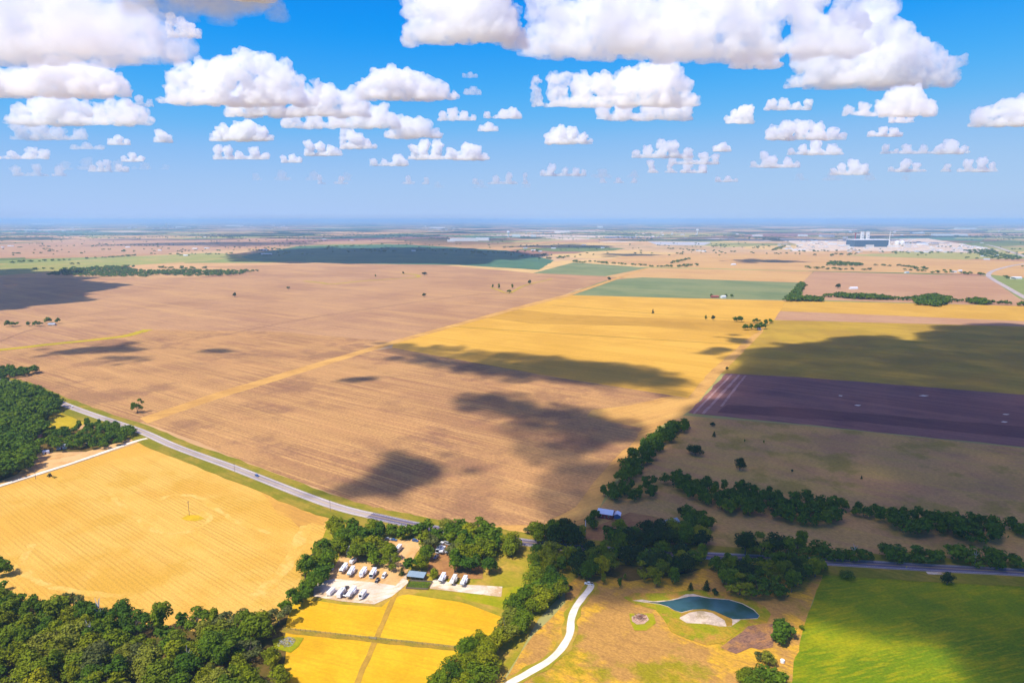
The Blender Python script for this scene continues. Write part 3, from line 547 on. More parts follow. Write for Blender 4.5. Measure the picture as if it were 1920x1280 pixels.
plant(scatter([(1648, 980), (1700, 977), (1770, 982), (1850, 992), (1882, 1002), (1866, 1021), (1810, 1020), (1740, 1001), (1700, 1012), (1690, 1000)], 8.8, 18), 'in the shaded meadow wood near the right edge', (11, 16), tones=DEEP, seed=18)
plant(scatter([(1885, 992), (1935, 1000), (1960, 1012), (1900, 1006)], 8, 19), 'at the end of the meadow wood', (8, 12), tones=DEEP, seed=19)
plant(scatter([(1282, 972), (1330, 982), (1337, 1000), (1290, 992)], 8.5, 20), 'in the clump between farmhouse and meadow wood', (10, 14), tones=DEEP, seed=20)
plant(along([(1376, 1034), (1420, 1036), (1512, 1041)], 6.5, 5, 22), 'in the row on the far side of the shaded road', (12, 18), tones=DEEP, seed=22)
plant(along([(1522, 1043), (1640, 1050)], 7, 2.5, 23), 'in the low scrub row beside the shaded road', (8, 12), (1, 1.3), ('low', 'open'), (('dark', 3), ('grey', 2)), seed=23)
plant(along([(1656, 1052), (1780, 1058), (1908, 1064)], 8.5, 4, 24), 'in the scrub row beside the road at the right', (9, 15), (1, 1.25), ('low', 'round', 'open'), (('dark', 4), ('grey', 1), ('green', 2)), seed=24)
plant(along([(1272, 800), (1256, 815), (1236, 835), (1216, 850), (1196, 875), (1180, 900), (1160, 908)], 5.0, 9, 25), 'in the hedgerow climbing to the tilled field', (10, 15), (.9, 1.15), ('round', 'low'), DEEP, seed=25)
plant(scatter([(1130, 932), (1150, 946), (1225, 936), (1222, 914), (1160, 918)], 8.5, 26), 'in the clump at the foot of the hedgerow', (9, 13), tones=DEEP, seed=26)
plant([G(*p) for p in ((1106, 985), (1112, 992), (1072, 1000), (1116, 975), (1090, 1012))], 'beside the white pole and metal barn', (7, 10), tones=DEEP, seed=27)
plant(scatter([(-90, 728), (20, 729), (62, 741), (112, 764), (97, 776), (82, 800), (86, 814), (60, 830), (66, 846), (74, 864), (50, 890), (0, 905), (-90, 932)], 9.0, 28), 'in the wood left of the wedge meadow', (13, 18), seed=28)
plant(scatter([(90, 814), (140, 811), (180, 800), (206, 800), (226, 806), (252, 816), (226, 836), (180, 845), (125, 842), (90, 845)], 9.0, 29), 'in the wooded homestead by the farm drive', (8, 13), tones=(('green', 8), ('yellow', 2), ('grey', 2)), seed=29)
plant(scatter([(-60, 700), (0, 695), (40, 700), (72, 697), (60, 703), (10, 712), (-60, 716)], 9, 30), 'in the small wood beyond the road', (10, 14), tones=DEEP, seed=30)
plant([G(*p) for p in ((2, 1066), (-12, 1060), (6, 1080), (-4, 1112))], 'in the small clump at the side of the straw field', (9, 13), seed=31)
plant([G(*p) for p in ((1424, 1268), (1442, 1276), (1412, 1290), (1455, 1284), (1398, 1284))], 'in the sunlit bushy clump below the brush', (7, 10), (1, 1.2), ('round', 'low'), (('green', 3), ('yellow', 1)), seed=32)
plant([G(*p) for p in ((1462, 1186), (1470, 1198), (1456, 1204), (1466, 1214))], 'in the dark clump beside the green field edge', (8, 11), tones=DEEP, seed=33)
# lone trees
one(258, 774, 20, 'open', 'tall lone tree with a forked bare trunk beside the road junction', wd=.75)
one(1440, 1248, 9, 'round', 'sunlit yellow-green tree left of the small white box', 'yellow')
one(1426, 1240, 7, 'low', 'low grey-green bush beside the sunlit yellow-green tree', 'grey')
one(918, 1077, 13, 'round', 'broad dark green tree standing forward of the grove near the gravel strip', wd=1.15)
one(754, 1078, 6.5, 'cone', 'small conical tree on the sandy track beside the caravan yard', 'dark')
one(815, 1085, 8, 'round', 'bushy tree between the blue-roofed shed and the first caravan of three', wd=1.0)
one(961, 1147, 12, 'tall', 'slim lopsided tree standing alone before the thick belt', wd=.6)
one(990, 1000, 8, 'open', 'thin open tree on the field edge beside the road', 'grey')
one(1131, 1096, 8, 'tall', 'sunlit small tree right of the white drive end', wd=.8)
one(1162, 1102, 7.5, 'tall', 'slim sunlit tree standing alone on bare ground near the pond', wd=.75)
one(1171, 1088, 5, 'tall', 'smaller slim tree behind the lone sunlit one', wd=.8)
one(1295, 1106, 6, 'cone', 'dark conical tree behind the left half of the pond', 'dark')
one(1325, 1107, 8, 'cone', 'taller dark conical tree behind the pond', 'dark')
one(1340, 1116, 5, 'low', 'dark round bush on the bank behind the pond', 'dark')
one(1303, 853, 11, 'low', 'broad dark thicket in a green ring on the dry meadow', 'dark', 1.9)
one(1387, 882, 13, 'low', 'large round dark tree alone on the dry meadow', 'dark', 1.05)
one(1339, 819, 7, 'cone', 'small dark conical tree on the meadow behind the thicket', 'dark')
one(1336, 799, 5, 'low', 'low bush beside the small dry pool on the meadow', 'dark', 1.6)
one(1363, 694, 6, 'round', 'small round tree at the corner of the tilled field', 'dark')
one(1277, 967, 8, 'round', 'small round dark tree above the farmhouse roof', 'dark')
one(1432, 832, 4, 'tall', 'tiny sapling on the meadow right of the conical tree', 'dark', .7)
one(1396, 829, 3.5, 'tall', 'faint tiny sapling on the upper meadow', 'dark', .7)
one(1615, 898, 4, 'cone', 'tiny dark tree far out on the dry meadow', 'dark', .8)
one(1485, 885, 3, 'low', 'tiny bush right of the round dark meadow tree', 'dark')
one(1586, 1083, 5, 'low', 'wide green shrub on the corner of the green hay field', 'green', 2.2)
one(1775, 1096, 9, 'low', 'dark round bush beside the gravel field entrance', 'dark', 1.1)
one(1503, 1180, 3.5, 'low', 'small green bush on the edge of the green hay field', 'green')
one(1070, 1105, 3.0, 'low', 'single small shrub between the thick belt and the white drive', 'dark')
for i, (x, y, h, st, wd_, lab) in enumerate([
    (440, 557, 15, 'round', .9, 'dark round tree alone in the left of the brown field'), (541, 543, 12, 'open', 1.1, 'small tree at the end of a pale track in the brown field'),
    (795, 556, 11, 'low', 1.5, 'wide grey-green tree with small bushes in the brown field'), (704, 520, 13, 'tall', 1.0, 'narrow dark tree left of the grassed waterway fork'),
    (756, 514, 12, 'round', 1.0, 'small dark tree at the top of the grassed waterway'), (796, 516, 14, 'low', 2.0, 'wide dark thicket beyond the grassed waterway bend'),
    (924, 541, 16, 'tall', .9, 'leftmost of the five trees grouped in the brown field'), (936, 542, 19, 'tall', .8, 'tallest of the five trees grouped in the brown field'),
    (961, 541, 16, 'tall', .95, 'middle tree behind the short waterway in the brown field'), (993, 533, 17, 'round', .95, 'rightmost of the five trees grouped in the brown field'),
    (955, 550, 17, 'open', 1.1, 'nearest of the five trees grouped in the brown field'), (1142, 526, 15, 'round', 1.2, 'square-crowned dark tree on the green field corner'),
    (1224, 588, 13, 'cone', .8, 'ragged pointed tree standing in the golden field'), (1571, 541, 18, 'low', 1.25, 'round dark tree left of the white shed in the pinkish field'),
    (1323, 600, 12, 'tall', .8, 'smaller of two trees left of the golden field copse'), (1337, 601, 13, 'round', .9, 'larger of two trees left of the golden field copse')]):
    one(x, y, h, st, lab, 'dark', wd_)
plant(along([(1372, 603), (1400, 604), (1420, 606)], 16, 5, 40), 'in the copse on the golden field corner', (9, 15), tones=DEEP, seed=40)
plant([G(*p) for p in ((1426, 612), (1436, 610), (1444, 606), (1420, 619), (1432, 617), (1398, 619), (1408, 618))], 'in the copse beside the straw headland', (9, 15), tones=DEEP, seed=41)
plant(along([(10, 611), (40, 612), (76, 611)], 17, 6, 42) + along([(86, 606), (124, 606)], 17, 8, 43), 'around the farmstead at the left of the brown field', (11, 17), tones=DEEP, seed=42)
plant(along([(1325, 556), (1345, 557), (1382, 558)], 16, 4, 44), 'around the farmstead on the green field', (8, 12), tones=DEEP, seed=44)

TONE = {'green': 'green', 'yellow': 'yellow-green', 'grey': 'grey-green', 'dark': 'dark green'}
SHAPE = {'round': 'round-crowned', 'tall': 'upright', 'open': 'open-crowned', 'low': 'low spreading', 'cone': 'conical'}
def make_tree(t, label, group):
    nm = t.get('name') or {'cone': 'conifer_tree', 'low': 'bushy_tree'}.get(t['style'], 'broadleaf_tree')
    V = KINDS[t['style']]; i = int(t['seed'] * 997) % len(V)
    cr = V[i][0]
    if t['tone'] == 'yellow': cr = YEL[i % 3]
    elif t['tone'] == 'grey': cr = GRY[i % 3]
    elif t['tone'] == 'dark' and t['style'] != 'cone': cr = (DRK if t['style'] not in ('tall', 'open') else [cr])[i % (3 if t['style'] not in ('tall', 'open') else 1)]
    o = thing(nm, label, 'tree', t['p'], t['seed'] * 40, group)
    o.scale = (t['h'] * t['wd'], t['h'] * t['wd'], t['h'])
    for part, me in (('crown', cr), ('trunk', V[i][1])):
        c = bpy.data.objects.new(part, me); COL.objects.link(c); c.parent = o
    return o
for t in TREES: t['size'] = t['h'] / max(1, t['p'].length) * (1 if abs(t['p'].x) < t['p'].y * .8 + 20 else .2)
order = sorted(TREES, key=lambda t: (not t['keep'], -t['size']))
IND = order[:300]; REST = order[300:]
cnt = {}
for t in IND:
    if t['label']: make_tree(t, t['label'], None); continue
    if t['ordinal']: make_tree(t, ORD[t['ordinal'][1]] + ' ' + t['ordinal'][0], 'trees ' + t['where']); continue
    lab = f"{TONE[t['tone']]} {SHAPE[t['style']]} tree {t['where']}"
    make_tree(t, lab, f"{TONE[t['tone']]} {SHAPE[t['style']]} trees {t['where']}")
# bleached dead trees in the woods
def dead_tree(px, py, h, label):
    r = random.Random(int(px)); o = thing('dead_tree', label, 'dead tree', G(px, py)); mb = MB()
    mb.tube([(0, 0, 0), (.1 * h * .2, 0, h * .45), (.03 * h, .02 * h, h)], [h * .032, h * .024, h * .006], 6); mb.build('trunk', m_dead, o)
    for i in range(6):
        a = r.uniform(0, 6.28); z = h * r.uniform(.4, .8); l = h * r.uniform(.15, .3); b = MB()
        b.tube([(.03 * h, 0, z), (math.cos(a) * l * .5, math.sin(a) * l * .5, z + l * .6), (math.cos(a) * l * .8, math.sin(a) * l * .8, z + l * 1.2)], [h * .017, h * .012, h * .004], 5); b.build('limb', m_dead, o)
dead_tree(188, 1180, 19, 'bleached bare tree rising from the top edge of the wood')
dead_tree(172, 1212, 15, 'pale leafless tree in the middle of the wood')
dead_tree(352, 1255, 14, 'grey leafless tree right of the bright clearing')
dead_tree(1600, 1048, 11, 'bare pale tree in the scrub row beside the shaded road')
dead_tree(1827, 1060, 11, 'bare pale tree in the scrub row at the right')
# everything beyond the nearest 300 trees: one mass of woodland --------------------------------
WV, WT = [], []
def far_tree(p, h, wd, style, rnd, low=True):
    V = KINDS[style][int(rnd * 997) % len(KINDS[style])]; v = V[2] if low else V[3]; a = rnd * 40
    q = np.empty_like(v); q[:, 0] = (v[:, 0] * math.cos(a) - v[:, 1] * math.sin(a)) * h * wd + p.x; q[:, 1] = (v[:, 0] * math.sin(a) + v[:, 1] * math.cos(a)) * h * wd + p.y; q[:, 2] = v[:, 2] * h + p.z
    WV.append(q); WT.append(np.full(len(v) // 4, .3 * rnd + .05, np.float32))
for t in REST: far_tree(t['p'], t['h'], t['wd'], t['style'], t['seed'] if t['tone'] != 'dark' else t['seed'] * .3)
FR = random.Random(5)
def far_wood(pts, h=(9, 14), wd=(1.5, 2.3)):
    for p in pts: far_tree(p, FR.uniform(*h), FR.uniform(*wd), FR.choice(('round', 'low', 'round')), FR.random(), False)
far_wood(scatter([(92, 516), (116, 508), (150, 504), (230, 502), (262, 508), (300, 510), (320, 507), (420, 509), (486, 508), (466, 512), (430, 517), (380, 519), (330, 517), (300, 515), (270, 519), (200, 519)], 24, 50))
far_wood(along([(60, 506), (140, 504)], 30, 40, 51) + along([(180, 501), (262, 500)], 26, 60, 52) + along([(285, 503), (385, 504)], 24, 40, 53))
far_wood(along([(14, 494), (60, 491), (135, 488)], 24, 12, 54) + along([(195, 484), (258, 479)], 20, 14, 55) + along([(140, 487), (192, 484)], 70, 6, 56) + along([(134, 496), (157, 496)], 26, 10, 57))
far_wood(along([(335, 479), (345, 479)], 22, 16, 58) + along([(352, 480), (357, 480)], 22, 8, 59))
far_wood(along([(172, 462), (300, 460)], 30, 120, 60) + along([(92, 452), (125, 451)], 60, 60, 61) + along([(150, 445), (172, 443)], 60, 40, 61))
far_wood(along([(525, 458), (610, 452)], 60, 120, 62) + along([(600, 464), (690, 461)], 45, 90, 62) + along([(690, 469), (720, 473)], 40, 50, 63) + along([(780, 471), (850, 470)], 34, 60, 64))
far_wood(along([(876, 472), (960, 476)], 30, 90, 65) + along([(960, 474), (1020, 470)], 34, 70, 66) + along([(972, 482), (1030, 478)], 30, 40, 66))
far_wood(along([(1015, 486), (1075, 482)], 26, 40, 67) + along([(1068, 490), (1095, 493)], 24, 24, 68) + along([(1100, 491), (1135, 494), (1165, 496), (1215, 498)], 20, 26, 69) + along([(1215, 500), (1255, 501), (1300, 499), (1312, 498)], 16, 26, 70))
far_wood(along([(1260, 494), (1292, 486)], 28, 10, 71) + along([(1250, 466), (1300, 470), (1385, 473)], 50, 50, 72) + along([(1335, 463), (1365, 460)], 40, 50, 73) + along([(1408, 466), (1430, 465)], 40, 40, 74))
far_wood(scatter([(1550, 498), (1556, 492), (1600, 494), (1618, 497), (1612, 499)], 24, 75) + along([(1508, 503), (1600, 507)], 22, 18, 76) + along([(1610, 506), (1640, 507)], 30, 16, 77))
far_wood(along([(1635, 498), (1700, 500), (1735, 506)], 24, 30, 78) + along([(1695, 507), (1738, 509)], 22, 22, 79) + along([(1745, 512), (1780, 512), (1850, 517)], 24, 24, 80) + along([(1764, 509), (1792, 508)], 30, 40, 81))
far_wood(scatter([(1806, 470), (1860, 468), (1872, 476), (1918, 484), (1905, 488), (1860, 486), (1830, 476)], 40, 82) + along([(1800, 483), (1840, 487)], 60, 40, 83) + along([(1535, 480), (1600, 478)], 34, 60, 84) + along([(1452, 470), (1468, 462)], 34, 24, 85))
far_wood(along([(1470, 471), (1600, 472)], 60, 30, 86) + along([(1655, 472), (1700, 474)], 40, 30, 87) + along([(1720, 474), (1830, 476)], 45, 40, 88) + along([(1880, 520), (1930, 526)], 34, 40, 89) + along([(1905, 500), (1925, 500)], 40, 30, 90))
far_wood(scatter([(1478, 558), (1500, 560), (1541, 562), (1541, 566), (1478, 565)], 9, 91) + scatter([(1480, 560), (1490, 549), (1502, 533), (1508, 534), (1500, 548), (1490, 560)], 9, 92), (10, 15), (1.1, 1.7))
far_wood(along([(1540, 557), (1562, 557)], 8, 5, 93) + scatter([(1566, 554), (1600, 555), (1640, 557), (1672, 560), (1672, 563), (1600, 561), (1566, 558)], 10, 94) + along([(1676, 562), (1706, 563)], 8, 6, 96) + scatter([(1708, 562), (1740, 556), (1782, 560), (1776, 570), (1760, 575), (1720, 572)], 11, 97), (10, 15), (1.1, 1.7))
far_wood(along([(1784, 565), (1815, 567)], 8, 6, 98) + scatter([(1816, 564), (1836, 563), (1858, 569), (1850, 572), (1818, 570)], 10, 99) + along([(1860, 570), (1900, 572)], 7, 7, 100) + along([(1905, 573), (1935, 574)], 8, 8, 101), (9, 14), (1.1, 1.6))
far_wood(along([(492, 466), (525, 466)], 50, 60, 102) + along([(650, 452), (665, 451)], 40, 40, 103) + along([(1060, 466), (1150, 468)], 70, 90, 104) + along([(1080, 474), (1140, 476)], 90, 60, 105))
far_wood(along([(40, 465), (90, 462)], 70, 80, 106) + along([(380, 446), (395, 445)], 80, 40, 107) + along([(0, 457), (30, 456)], 70, 50, 108))
for i in range(420):                                    # scattered far trees and clumps
    px = FR.uniform(-60, 1980); py = 418 + 62 * FR.random() ** .8
    p = G(px, py); k = FR.choice((1, 1, 2, 4)) if py > 445 else FR.choice((3, 6, 9))
    far_wood([p + Vector((FR.gauss(0, 25 + p.y * .010 * k / 4), FR.gauss(0, 18), 0)) for _ in range(k)], (8, 13), (1.2, 2.2))
for i in range(240):                                    # long far tree lines, running with the field grid
    px = FR.uniform(-60, 1980); py = FR.uniform(416.5, 448); p = G(px, py); a = ROWS + FR.choice((0, 1.57)) + FR.uniform(-.1, .1); ln = FR.uniform(150, 900)
    far_wood([p + Vector((math.cos(a) * t, math.sin(a) * t, 0)) * ln + Vector((FR.gauss(0, 15), FR.gauss(0, 15), 0)) for t in np.linspace(0, 1, int(ln / 38))], (9, 14), (2.2, 3.2))
Wv = np.concatenate(WV); nf = len(Wv) // 4
me = bpy.data.meshes.new('woodland'); me.vertices.add(len(Wv)); me.vertices.foreach_set('co', Wv.astype(np.float32).ravel())
me.loops.add(nf * 4); me.loops.foreach_set('vertex_index', np.arange(nf * 4, dtype=np.int32)); me.polygons.add(nf)
me.polygons.foreach_set('loop_start', np.arange(0, nf * 4, 4, dtype=np.int32)); me.polygons.foreach_set('loop_total', np.full(nf, 4, np.int32)); me.update(calc_edges=True)
at = me.attributes.new('tint', 'FLOAT', 'FACE'); at.data.foreach_set('value', np.concatenate(WT))
wl = link('woodland', me, f_stuff); wl['kind'] = 'stuff'; wl['label'] = 'distant woods, tree lines and scattered trees out to the horizon'; wl['category'] = 'woodland'
print('TREES', len(TREES), 'stuff faces', nf)
# ------------------------------------------------------------------ vehicles
m_white = plain('white_fibreglass', (.80, .80, .79), .35, .5, 0, .06, .6); m_offw = plain('cream_fibreglass', (.72, .66, .55), .4, .5, 0, .06, .6)
m_greyp = plain('grey_panel', (.34, .35, .38), .5, .4, 0, .1, .8); m_glass = plain('dark_glass', (.015, .018, .022), .08, .6)
m_black = plain('black_paint', (.02, .02, .024), .25, .6); m_tyre = plain('tyre_rubber', (.02, .02, .02), .9, .2); m_rim = plain('wheel_metal', (.5, .5, .52), .4, .5, .6)
m_teal = plain('teal_cap', (.10, .22, .22), .4, .5); m_maroon = plain('maroon_stripe', (.22, .03, .04), .5, .4); m_tan = plain('tan_stripe', (.36, .26, .16), .5, .4)
m_bluep = plain('blue_paint', (.05, .12, .30), .3, .6); m_silver = plain('silver_paint', (.52, .54, .58), .3, .6, .3); m_redp = plain('red_paint', (.35, .03, .03), .35, .5)
m_lamp_r = plain('red_lamp', (.4, .02, .01), .3, .5); m_alu = plain('weathered_metal', (.45, .46, .47), .5, .5, .5, .15, 2)
def heading(px, py, ddx, ddy):
    """rotation that turns +x along the photo direction (ddx, ddy) on the ground at (px, py)"""
    d = G(px + ddx, py + ddy) - G(px, py); return math.atan2(d.y, d.x)
def wheels(o, xs, y, r, z=0.0):
    for x in xs:
        for s in (-1, 1):
            wl_ = MB().wheel(x, s * y, r, .26).build('wheel', m_tyre, o); MB().wheel(0, 0, r * .55, .30, 10).build('rim', m_rim, wl_).location = (x, s * y, r * .45)
def caravan(px, py, rz, label, L=10.0, kind='fifth', body=None, cap=None, stripe=None, h=3.5, name=None, group='caravans and trailers on the gravel lots', slide=True):
    """trailer or motorhome; +x is its front"""
    body = body or m_white; o = thing(name or {'fifth': 'caravan', 'travel': 'caravan', 'cargo': 'cargo_trailer', 'motor': 'motorhome'}[kind], label, {'cargo': 'trailer', 'motor': 'motorhome'}.get(kind, 'caravan'), G(px, py, .36), rz, group)
    w = 1.25; a = L / 2
    if kind == 'fifth': prof = [(-a, .65), (a - 2.7, .65), (a - 2.5, 1.75), (a - .3, 1.95), (a, 2.3), (a - .25, h - .5), (a - .9, h), (-a + .15, h), (-a, h - .2)]
    elif kind == 'travel': prof = [(-a, .6), (a - .5, .6), (a, 1.1), (a - .05, 1.9), (a - .55, h - .15), (a - 1.1, h), (-a + .15, h), (-a, h - .2)]
    elif kind == 'cargo': prof = [(-a, .5), (a - .2, .5), (a, .8), (a, h - .35), (a - .3, h), (-a, h)]
    else: prof = [(-a, .55), (a - .4, .5), (a, .8), (a + .02, 1.5), (a - .55, h - .35), (a - .8, h), (-a + .2, h), (-a, h - .25)]
    MB().prism(prof, -w, w).build('body', body, o, .06)
    wheels(o, (-.6, .35) if kind != 'motor' else (-a * .5, a * .62), w - .1, .38)
    if kind != 'cargo':
        for x in (-a * .45, a * .35):
            MB().box(x - .5, x + .5, -.38, .38, h - .01, h + .28).build('roof_unit', m_offw if x < 0 else m_greyp, o, .06)
        MB().box(a * .02, a * .02 + .45, -.6, -.15, h - .01, h + .12).build('roof_vent', m_black, o)
        for s in (-1, 1):
            for x, ww in ((-a * .62, 1.0), (-a * .05, 1.2), (a * .5, .8)):
                MB().box(x - ww / 2, x + ww / 2, s * w - .02, s * w + .02, 1.75, 2.45).build('window', m_glass, o)
        MB().box(a * .22, a * .22 + .7, -w - .025, -w + .02, .75, 2.65).build('door', m_offw, o)
        if slide: MB().box(-a * .55, -a * .55 + 3.2, w - .02, w + .75, .95, 2.9).build('slide_out', body, o, .03)
        if kind == 'fifth':
            MB().prism([(a - .27, 2.1), (a + .015, 2.32), (a - .225, h - .52), (a - .5, h - .42)], -w * .9, w * .9).build('front_cap', cap or m_greyp, o)
            for s in (-1, 1): MB().box(a - 1.5, a - 1.35, s * .9 - .08, s * .9 + .08, .02, 1.8).build('landing_leg', m_greyp, o)
        elif kind == 'travel':
            MB().tube([(a - .2, .8, .55), (a + 1.1, 0, .5)], [.07, .06], 6).tube([(a - .2, -.8, .55), (a + 1.1, 0, .5)], [.07, .06], 6).build('tow_frame', m_black, o)
            MB().box(a + .2, a + .6, -.3, .3, .6, 1.1).build('gas_bottles', m_white, o, .1)
            MB().prism([(a - .08, 1.95), (a - .03, 1.97), (a - .47, h - .3), (a - .55, h - .32)], -.95, .95).build('front_window', cap or m_glass, o)
        else:
            MB().prism([(a - .08, 1.52), (a + .045, 1.52), (a - .49, h - .45), (a - .6, h - .45)], -w * .94, w * .94).build('windscreen', m_glass, o)
            for s in (-1, 1): MB().box(a - .05, a + .05, s * .9 - .18, s * .9 + .18, .85, 1.1).build('headlamp', m_silver, o)
        if stripe:
            for s in (-1, 1): MB().box(-a * .98, a * .70, s * w - .015, s * w + .012, 1.25, 1.55).build('stripe', stripe, o)
    else:
        MB().box(-a - .03, -a + .02, -w * .92, w * .92, .6, h - .15).build('rear_door', m_greyp, o)
        MB().box(a * .4, a * .4 + .8, -w - .03, -w + .02, .65, 2.2).build('side_door', m_greyp, o)
        MB().tube([(a - .2, .8, .5), (a + 1.1, 0, .45)], [.07, .06], 6).tube([(a - .2, -.8, .5), (a + 1.1, 0, .45)], [.07, .06], 6).build('tow_frame', m_black, o)
    return o
def car(px, py, rz, label, paint, kind='sedan', z=.36, group=None):
    L = {'sedan': 4.6, 'suv': 4.8, 'pickup': 5.7, 'van': 5.4}[kind]; a = L / 2; w = .92
    o = thing({'pickup': 'pickup_truck', 'van': 'van'}.get(kind, 'parked_car'), label, {'pickup': 'pickup truck', 'van': 'van'}.get(kind, 'car'), G(px, py, z), rz, group)
    H0, H1 = (.95, 1.45) if kind == 'sedan' else (1.05, 1.75) if kind in ('suv', 'pickup') else (1.15, 2.2)
    b0, b1, f0, f1 = {'sedan': (-a + .5, -a + 1.1, a - 2.0, a - 1.3), 'suv': (-a + .1, -a + .4, a - 1.9, a - 1.3), 'pickup': (-a + 1.9, -a + 2.1, a - 2.0, a - 1.4), 'van': (-a + .05, -a + .25, a - 1.4, a - .7)}[kind]
    MB().prism([(-a, .35), (a, .35), (a, .8), (a - .15, H0 - .05), (f1, H0), (b0, H0), (-a + .02, H0 - .03)], -w, w).build('body', paint, o, .07)
    MB().prism([(b0, H0 - .03), (f1, H0 - .03), (f0, H1), (b1, H1)], -w + .1, w - .1).build('cabin', paint, o, .05)
    MB().prism([(f1 + .02, H0 + .04), (f0 + .05, H1 - .08), (f0 - .02, H1 - .08), (f1 - .08, H0 + .04)], -w + .2, w - .2).build('windscreen', m_glass, o)
    MB().prism([(b0 - .02, H0 + .06), (b0 + .06, H0 + .06), (b1 + .02, H1 - .1), (b1 - .05, H1 - .1)], -w + .2, w - .2).build('rear_window', m_glass, o)
    for s in (-1, 1):
        y = s * (w - .1); MB().prism([(b0 + .3, H0 + .05), (f1 - .35, H0 + .05), (f0 - .05, H1 - .12), (b1 + .12, H1 - .12)], y - .015, y + .015).build('side_window', m_glass, o)
        MB().box(a - .06, a + .015, s * .65 - .18, s * .65 + .18, .6, .78).build('headlight', m_silver, o); MB().box(-a - .015, -a + .05, s * .68 - .15, s * .68 + .15, .62, .82).build('tail_light', m_lamp_r, o)
    if kind == 'pickup': MB().box(-a + .12, -a + 1.8, -w + .14, w - .14, H0 - .1, H0 + .012).build('load_bed', m_black, o)
    wheels(o, (-a + .9, a - .95), w - .08, .34)
    return o
# the caravan park ---------------------------------------------------------
RVD = heading(650, 1112, -10, 17)           # noses point down and left, at the camera
RVU = RVD + math.pi
def p3(x, y): return 540 + x / 5.817, 940 + y / 5.817
def p4(x, y): return 740 + x / 5.82, 940 + y / 5.82
car(*p3(484, 728), RVD + .2, 'white van with a dark windscreen at the left end of the upper row', m_white, 'van')
caravan(*p3(608, 755), RVD - .05, 'tall white caravan with a dark window band, second in the upper row', 10.5, 'fifth', cap=m_black, stripe=m_maroon)
caravan(*p3(690, 790), RVD, 'white caravan with a teal front cap in the upper row', 10.5, 'fifth', cap=m_teal, stripe=m_teal)
caravan(*p3(820, 795), RVD - .06, 'white round-nosed caravan with a grey-blue front in the upper row', 9, 'travel', cap=m_greyp)
caravan(*p3(928, 805), RVD - .03, 'white caravan with a red lower front, last large one of the upper row', 9.5, 'motor', stripe=m_redp)
car(*p3(1050, 818), RVD - .1, 'small white camper van at the right end of the upper row', m_white, 'van')
car(*p3(973, 868), RVD - .1, 'black car parked in front of the upper row', m_black, 'suv')
caravan(*p3(470, 1002), RVD - .2, 'white box trailer at the left end of the lower row', 6.5, 'cargo', h=2.9)
caravan(*p3(582, 1018), RVU - .1, 'white caravan hitched behind a dark pickup in the lower row', 8.5, 'travel', stripe=m_tan)
car(*p3(632, 955), RVU - .15, 'dark pickup parked nose-on to the lower row caravan', m_black, 'pickup')
caravan(*p3(690, 1020), RVD - .1, 'largest white caravan with a raised nose in the lower row', 11.5, 'fifth', stripe=m_tan)
caravan(*p3(815, 1040), RVD - .15, 'short plain white caravan at the right end of the lower row', 7, 'travel', slide=False)
car(*p3(624, 1030), RVU - .1, 'dark car squeezed between two lower row caravans', m_black, 'sedan')
caravan(*p3(1205, 535), RVD - .15, 'white caravan alone on the sandy yard by the dark-roofed hut', 8, 'travel', slide=False)
car(*p3(1092, 412), heading(728, 1010, 10, 1), 'silver car in the shade under the roadside trees', m_silver, 'sedan')
car(*p3(1155, 424), heading(738, 1012, 10, 1), 'dark blue car in the shade beside the silver one', m_bluep, 'sedan')
car(*p3(1388, 432), heading(778, 1014, 10, 2), 'blue car at the edge of the sandy yard', m_bluep, 'suv')
car(*p4(455, 608), RVD - .3, 'blue-grey pickup behind the caravan clump near the shed', m_silver, 'pickup')
caravan(*p4(484, 545), RVD - .2, 'white motorhome at the left of the crowded middle clump', 7.5, 'motor', slide=False)
caravan(*p4(522, 558), RVD - .15, 'white caravan in the middle of the crowded clump', 8, 'fifth', slide=False)
caravan(*p4(582, 568), RVD - .1, 'white caravan at the right of the crowded middle clump', 7.5, 'fifth', slide=False, cap=m_black)
car(*p4(572, 466), heading(838, 1019, 10, 3), 'white and blue van behind the crowded clump', m_silver, 'van')
caravan(*p4(520, 862), RVD - .1, 'first of the three caravans on the right gravel strip, dark rear window', 10, 'fifth', cap=m_black)
caravan(*p4(642, 882), RVD - .12, 'middle of the three caravans on the right gravel strip, cream roof', 10, 'fifth', body=m_offw, cap=m_white, stripe=m_tan)
caravan(*p4(756, 896), RVD - .12, 'last of the three caravans on the right gravel strip, grey front', 10.5, 'fifth', stripe=m_greyp)
caravan(*p3(655, 560), RVD + .3, 'white caravan half hidden in the gap between the two groves', 8, 'travel', slide=False)
caravan(*p3(712, 665), RVD - .3, 'small white trailer under the tree edge behind the upper row', 6, 'cargo', h=2.7)
caravan(*p4(500, 505), RVD - .4, 'white caravan at the back of the crowded middle clump', 7, 'travel', slide=False, stripe=m_tan)
car(*p4(352, 345), RVD + .6, 'silver car in the shade between the roadside trees and the clump', m_silver, 'suv')
tk = thing('gas_tank', 'white gas tank under the tree at the gravel edge', 'tank', G(582, 1103, .3), .5)
MB().tube([(-1.6, 0, .9), (-1.4, 0, .9), (1.4, 0, .9), (1.6, 0, .9)], [.3, .6, .6, .3], 14).build('vessel', m_white, tk); MB().box(-1, -.8, -.4, .4, 0, .5).build('foot', m_greyp, tk); MB().box(.8, 1, -.4, .4, 0, .5).build('foot', m_greyp, tk)
MB().tube([(0, 0, 1.45), (0, 0, 1.62)], [.2, .2], 10).build('lid', m_greyp, tk)
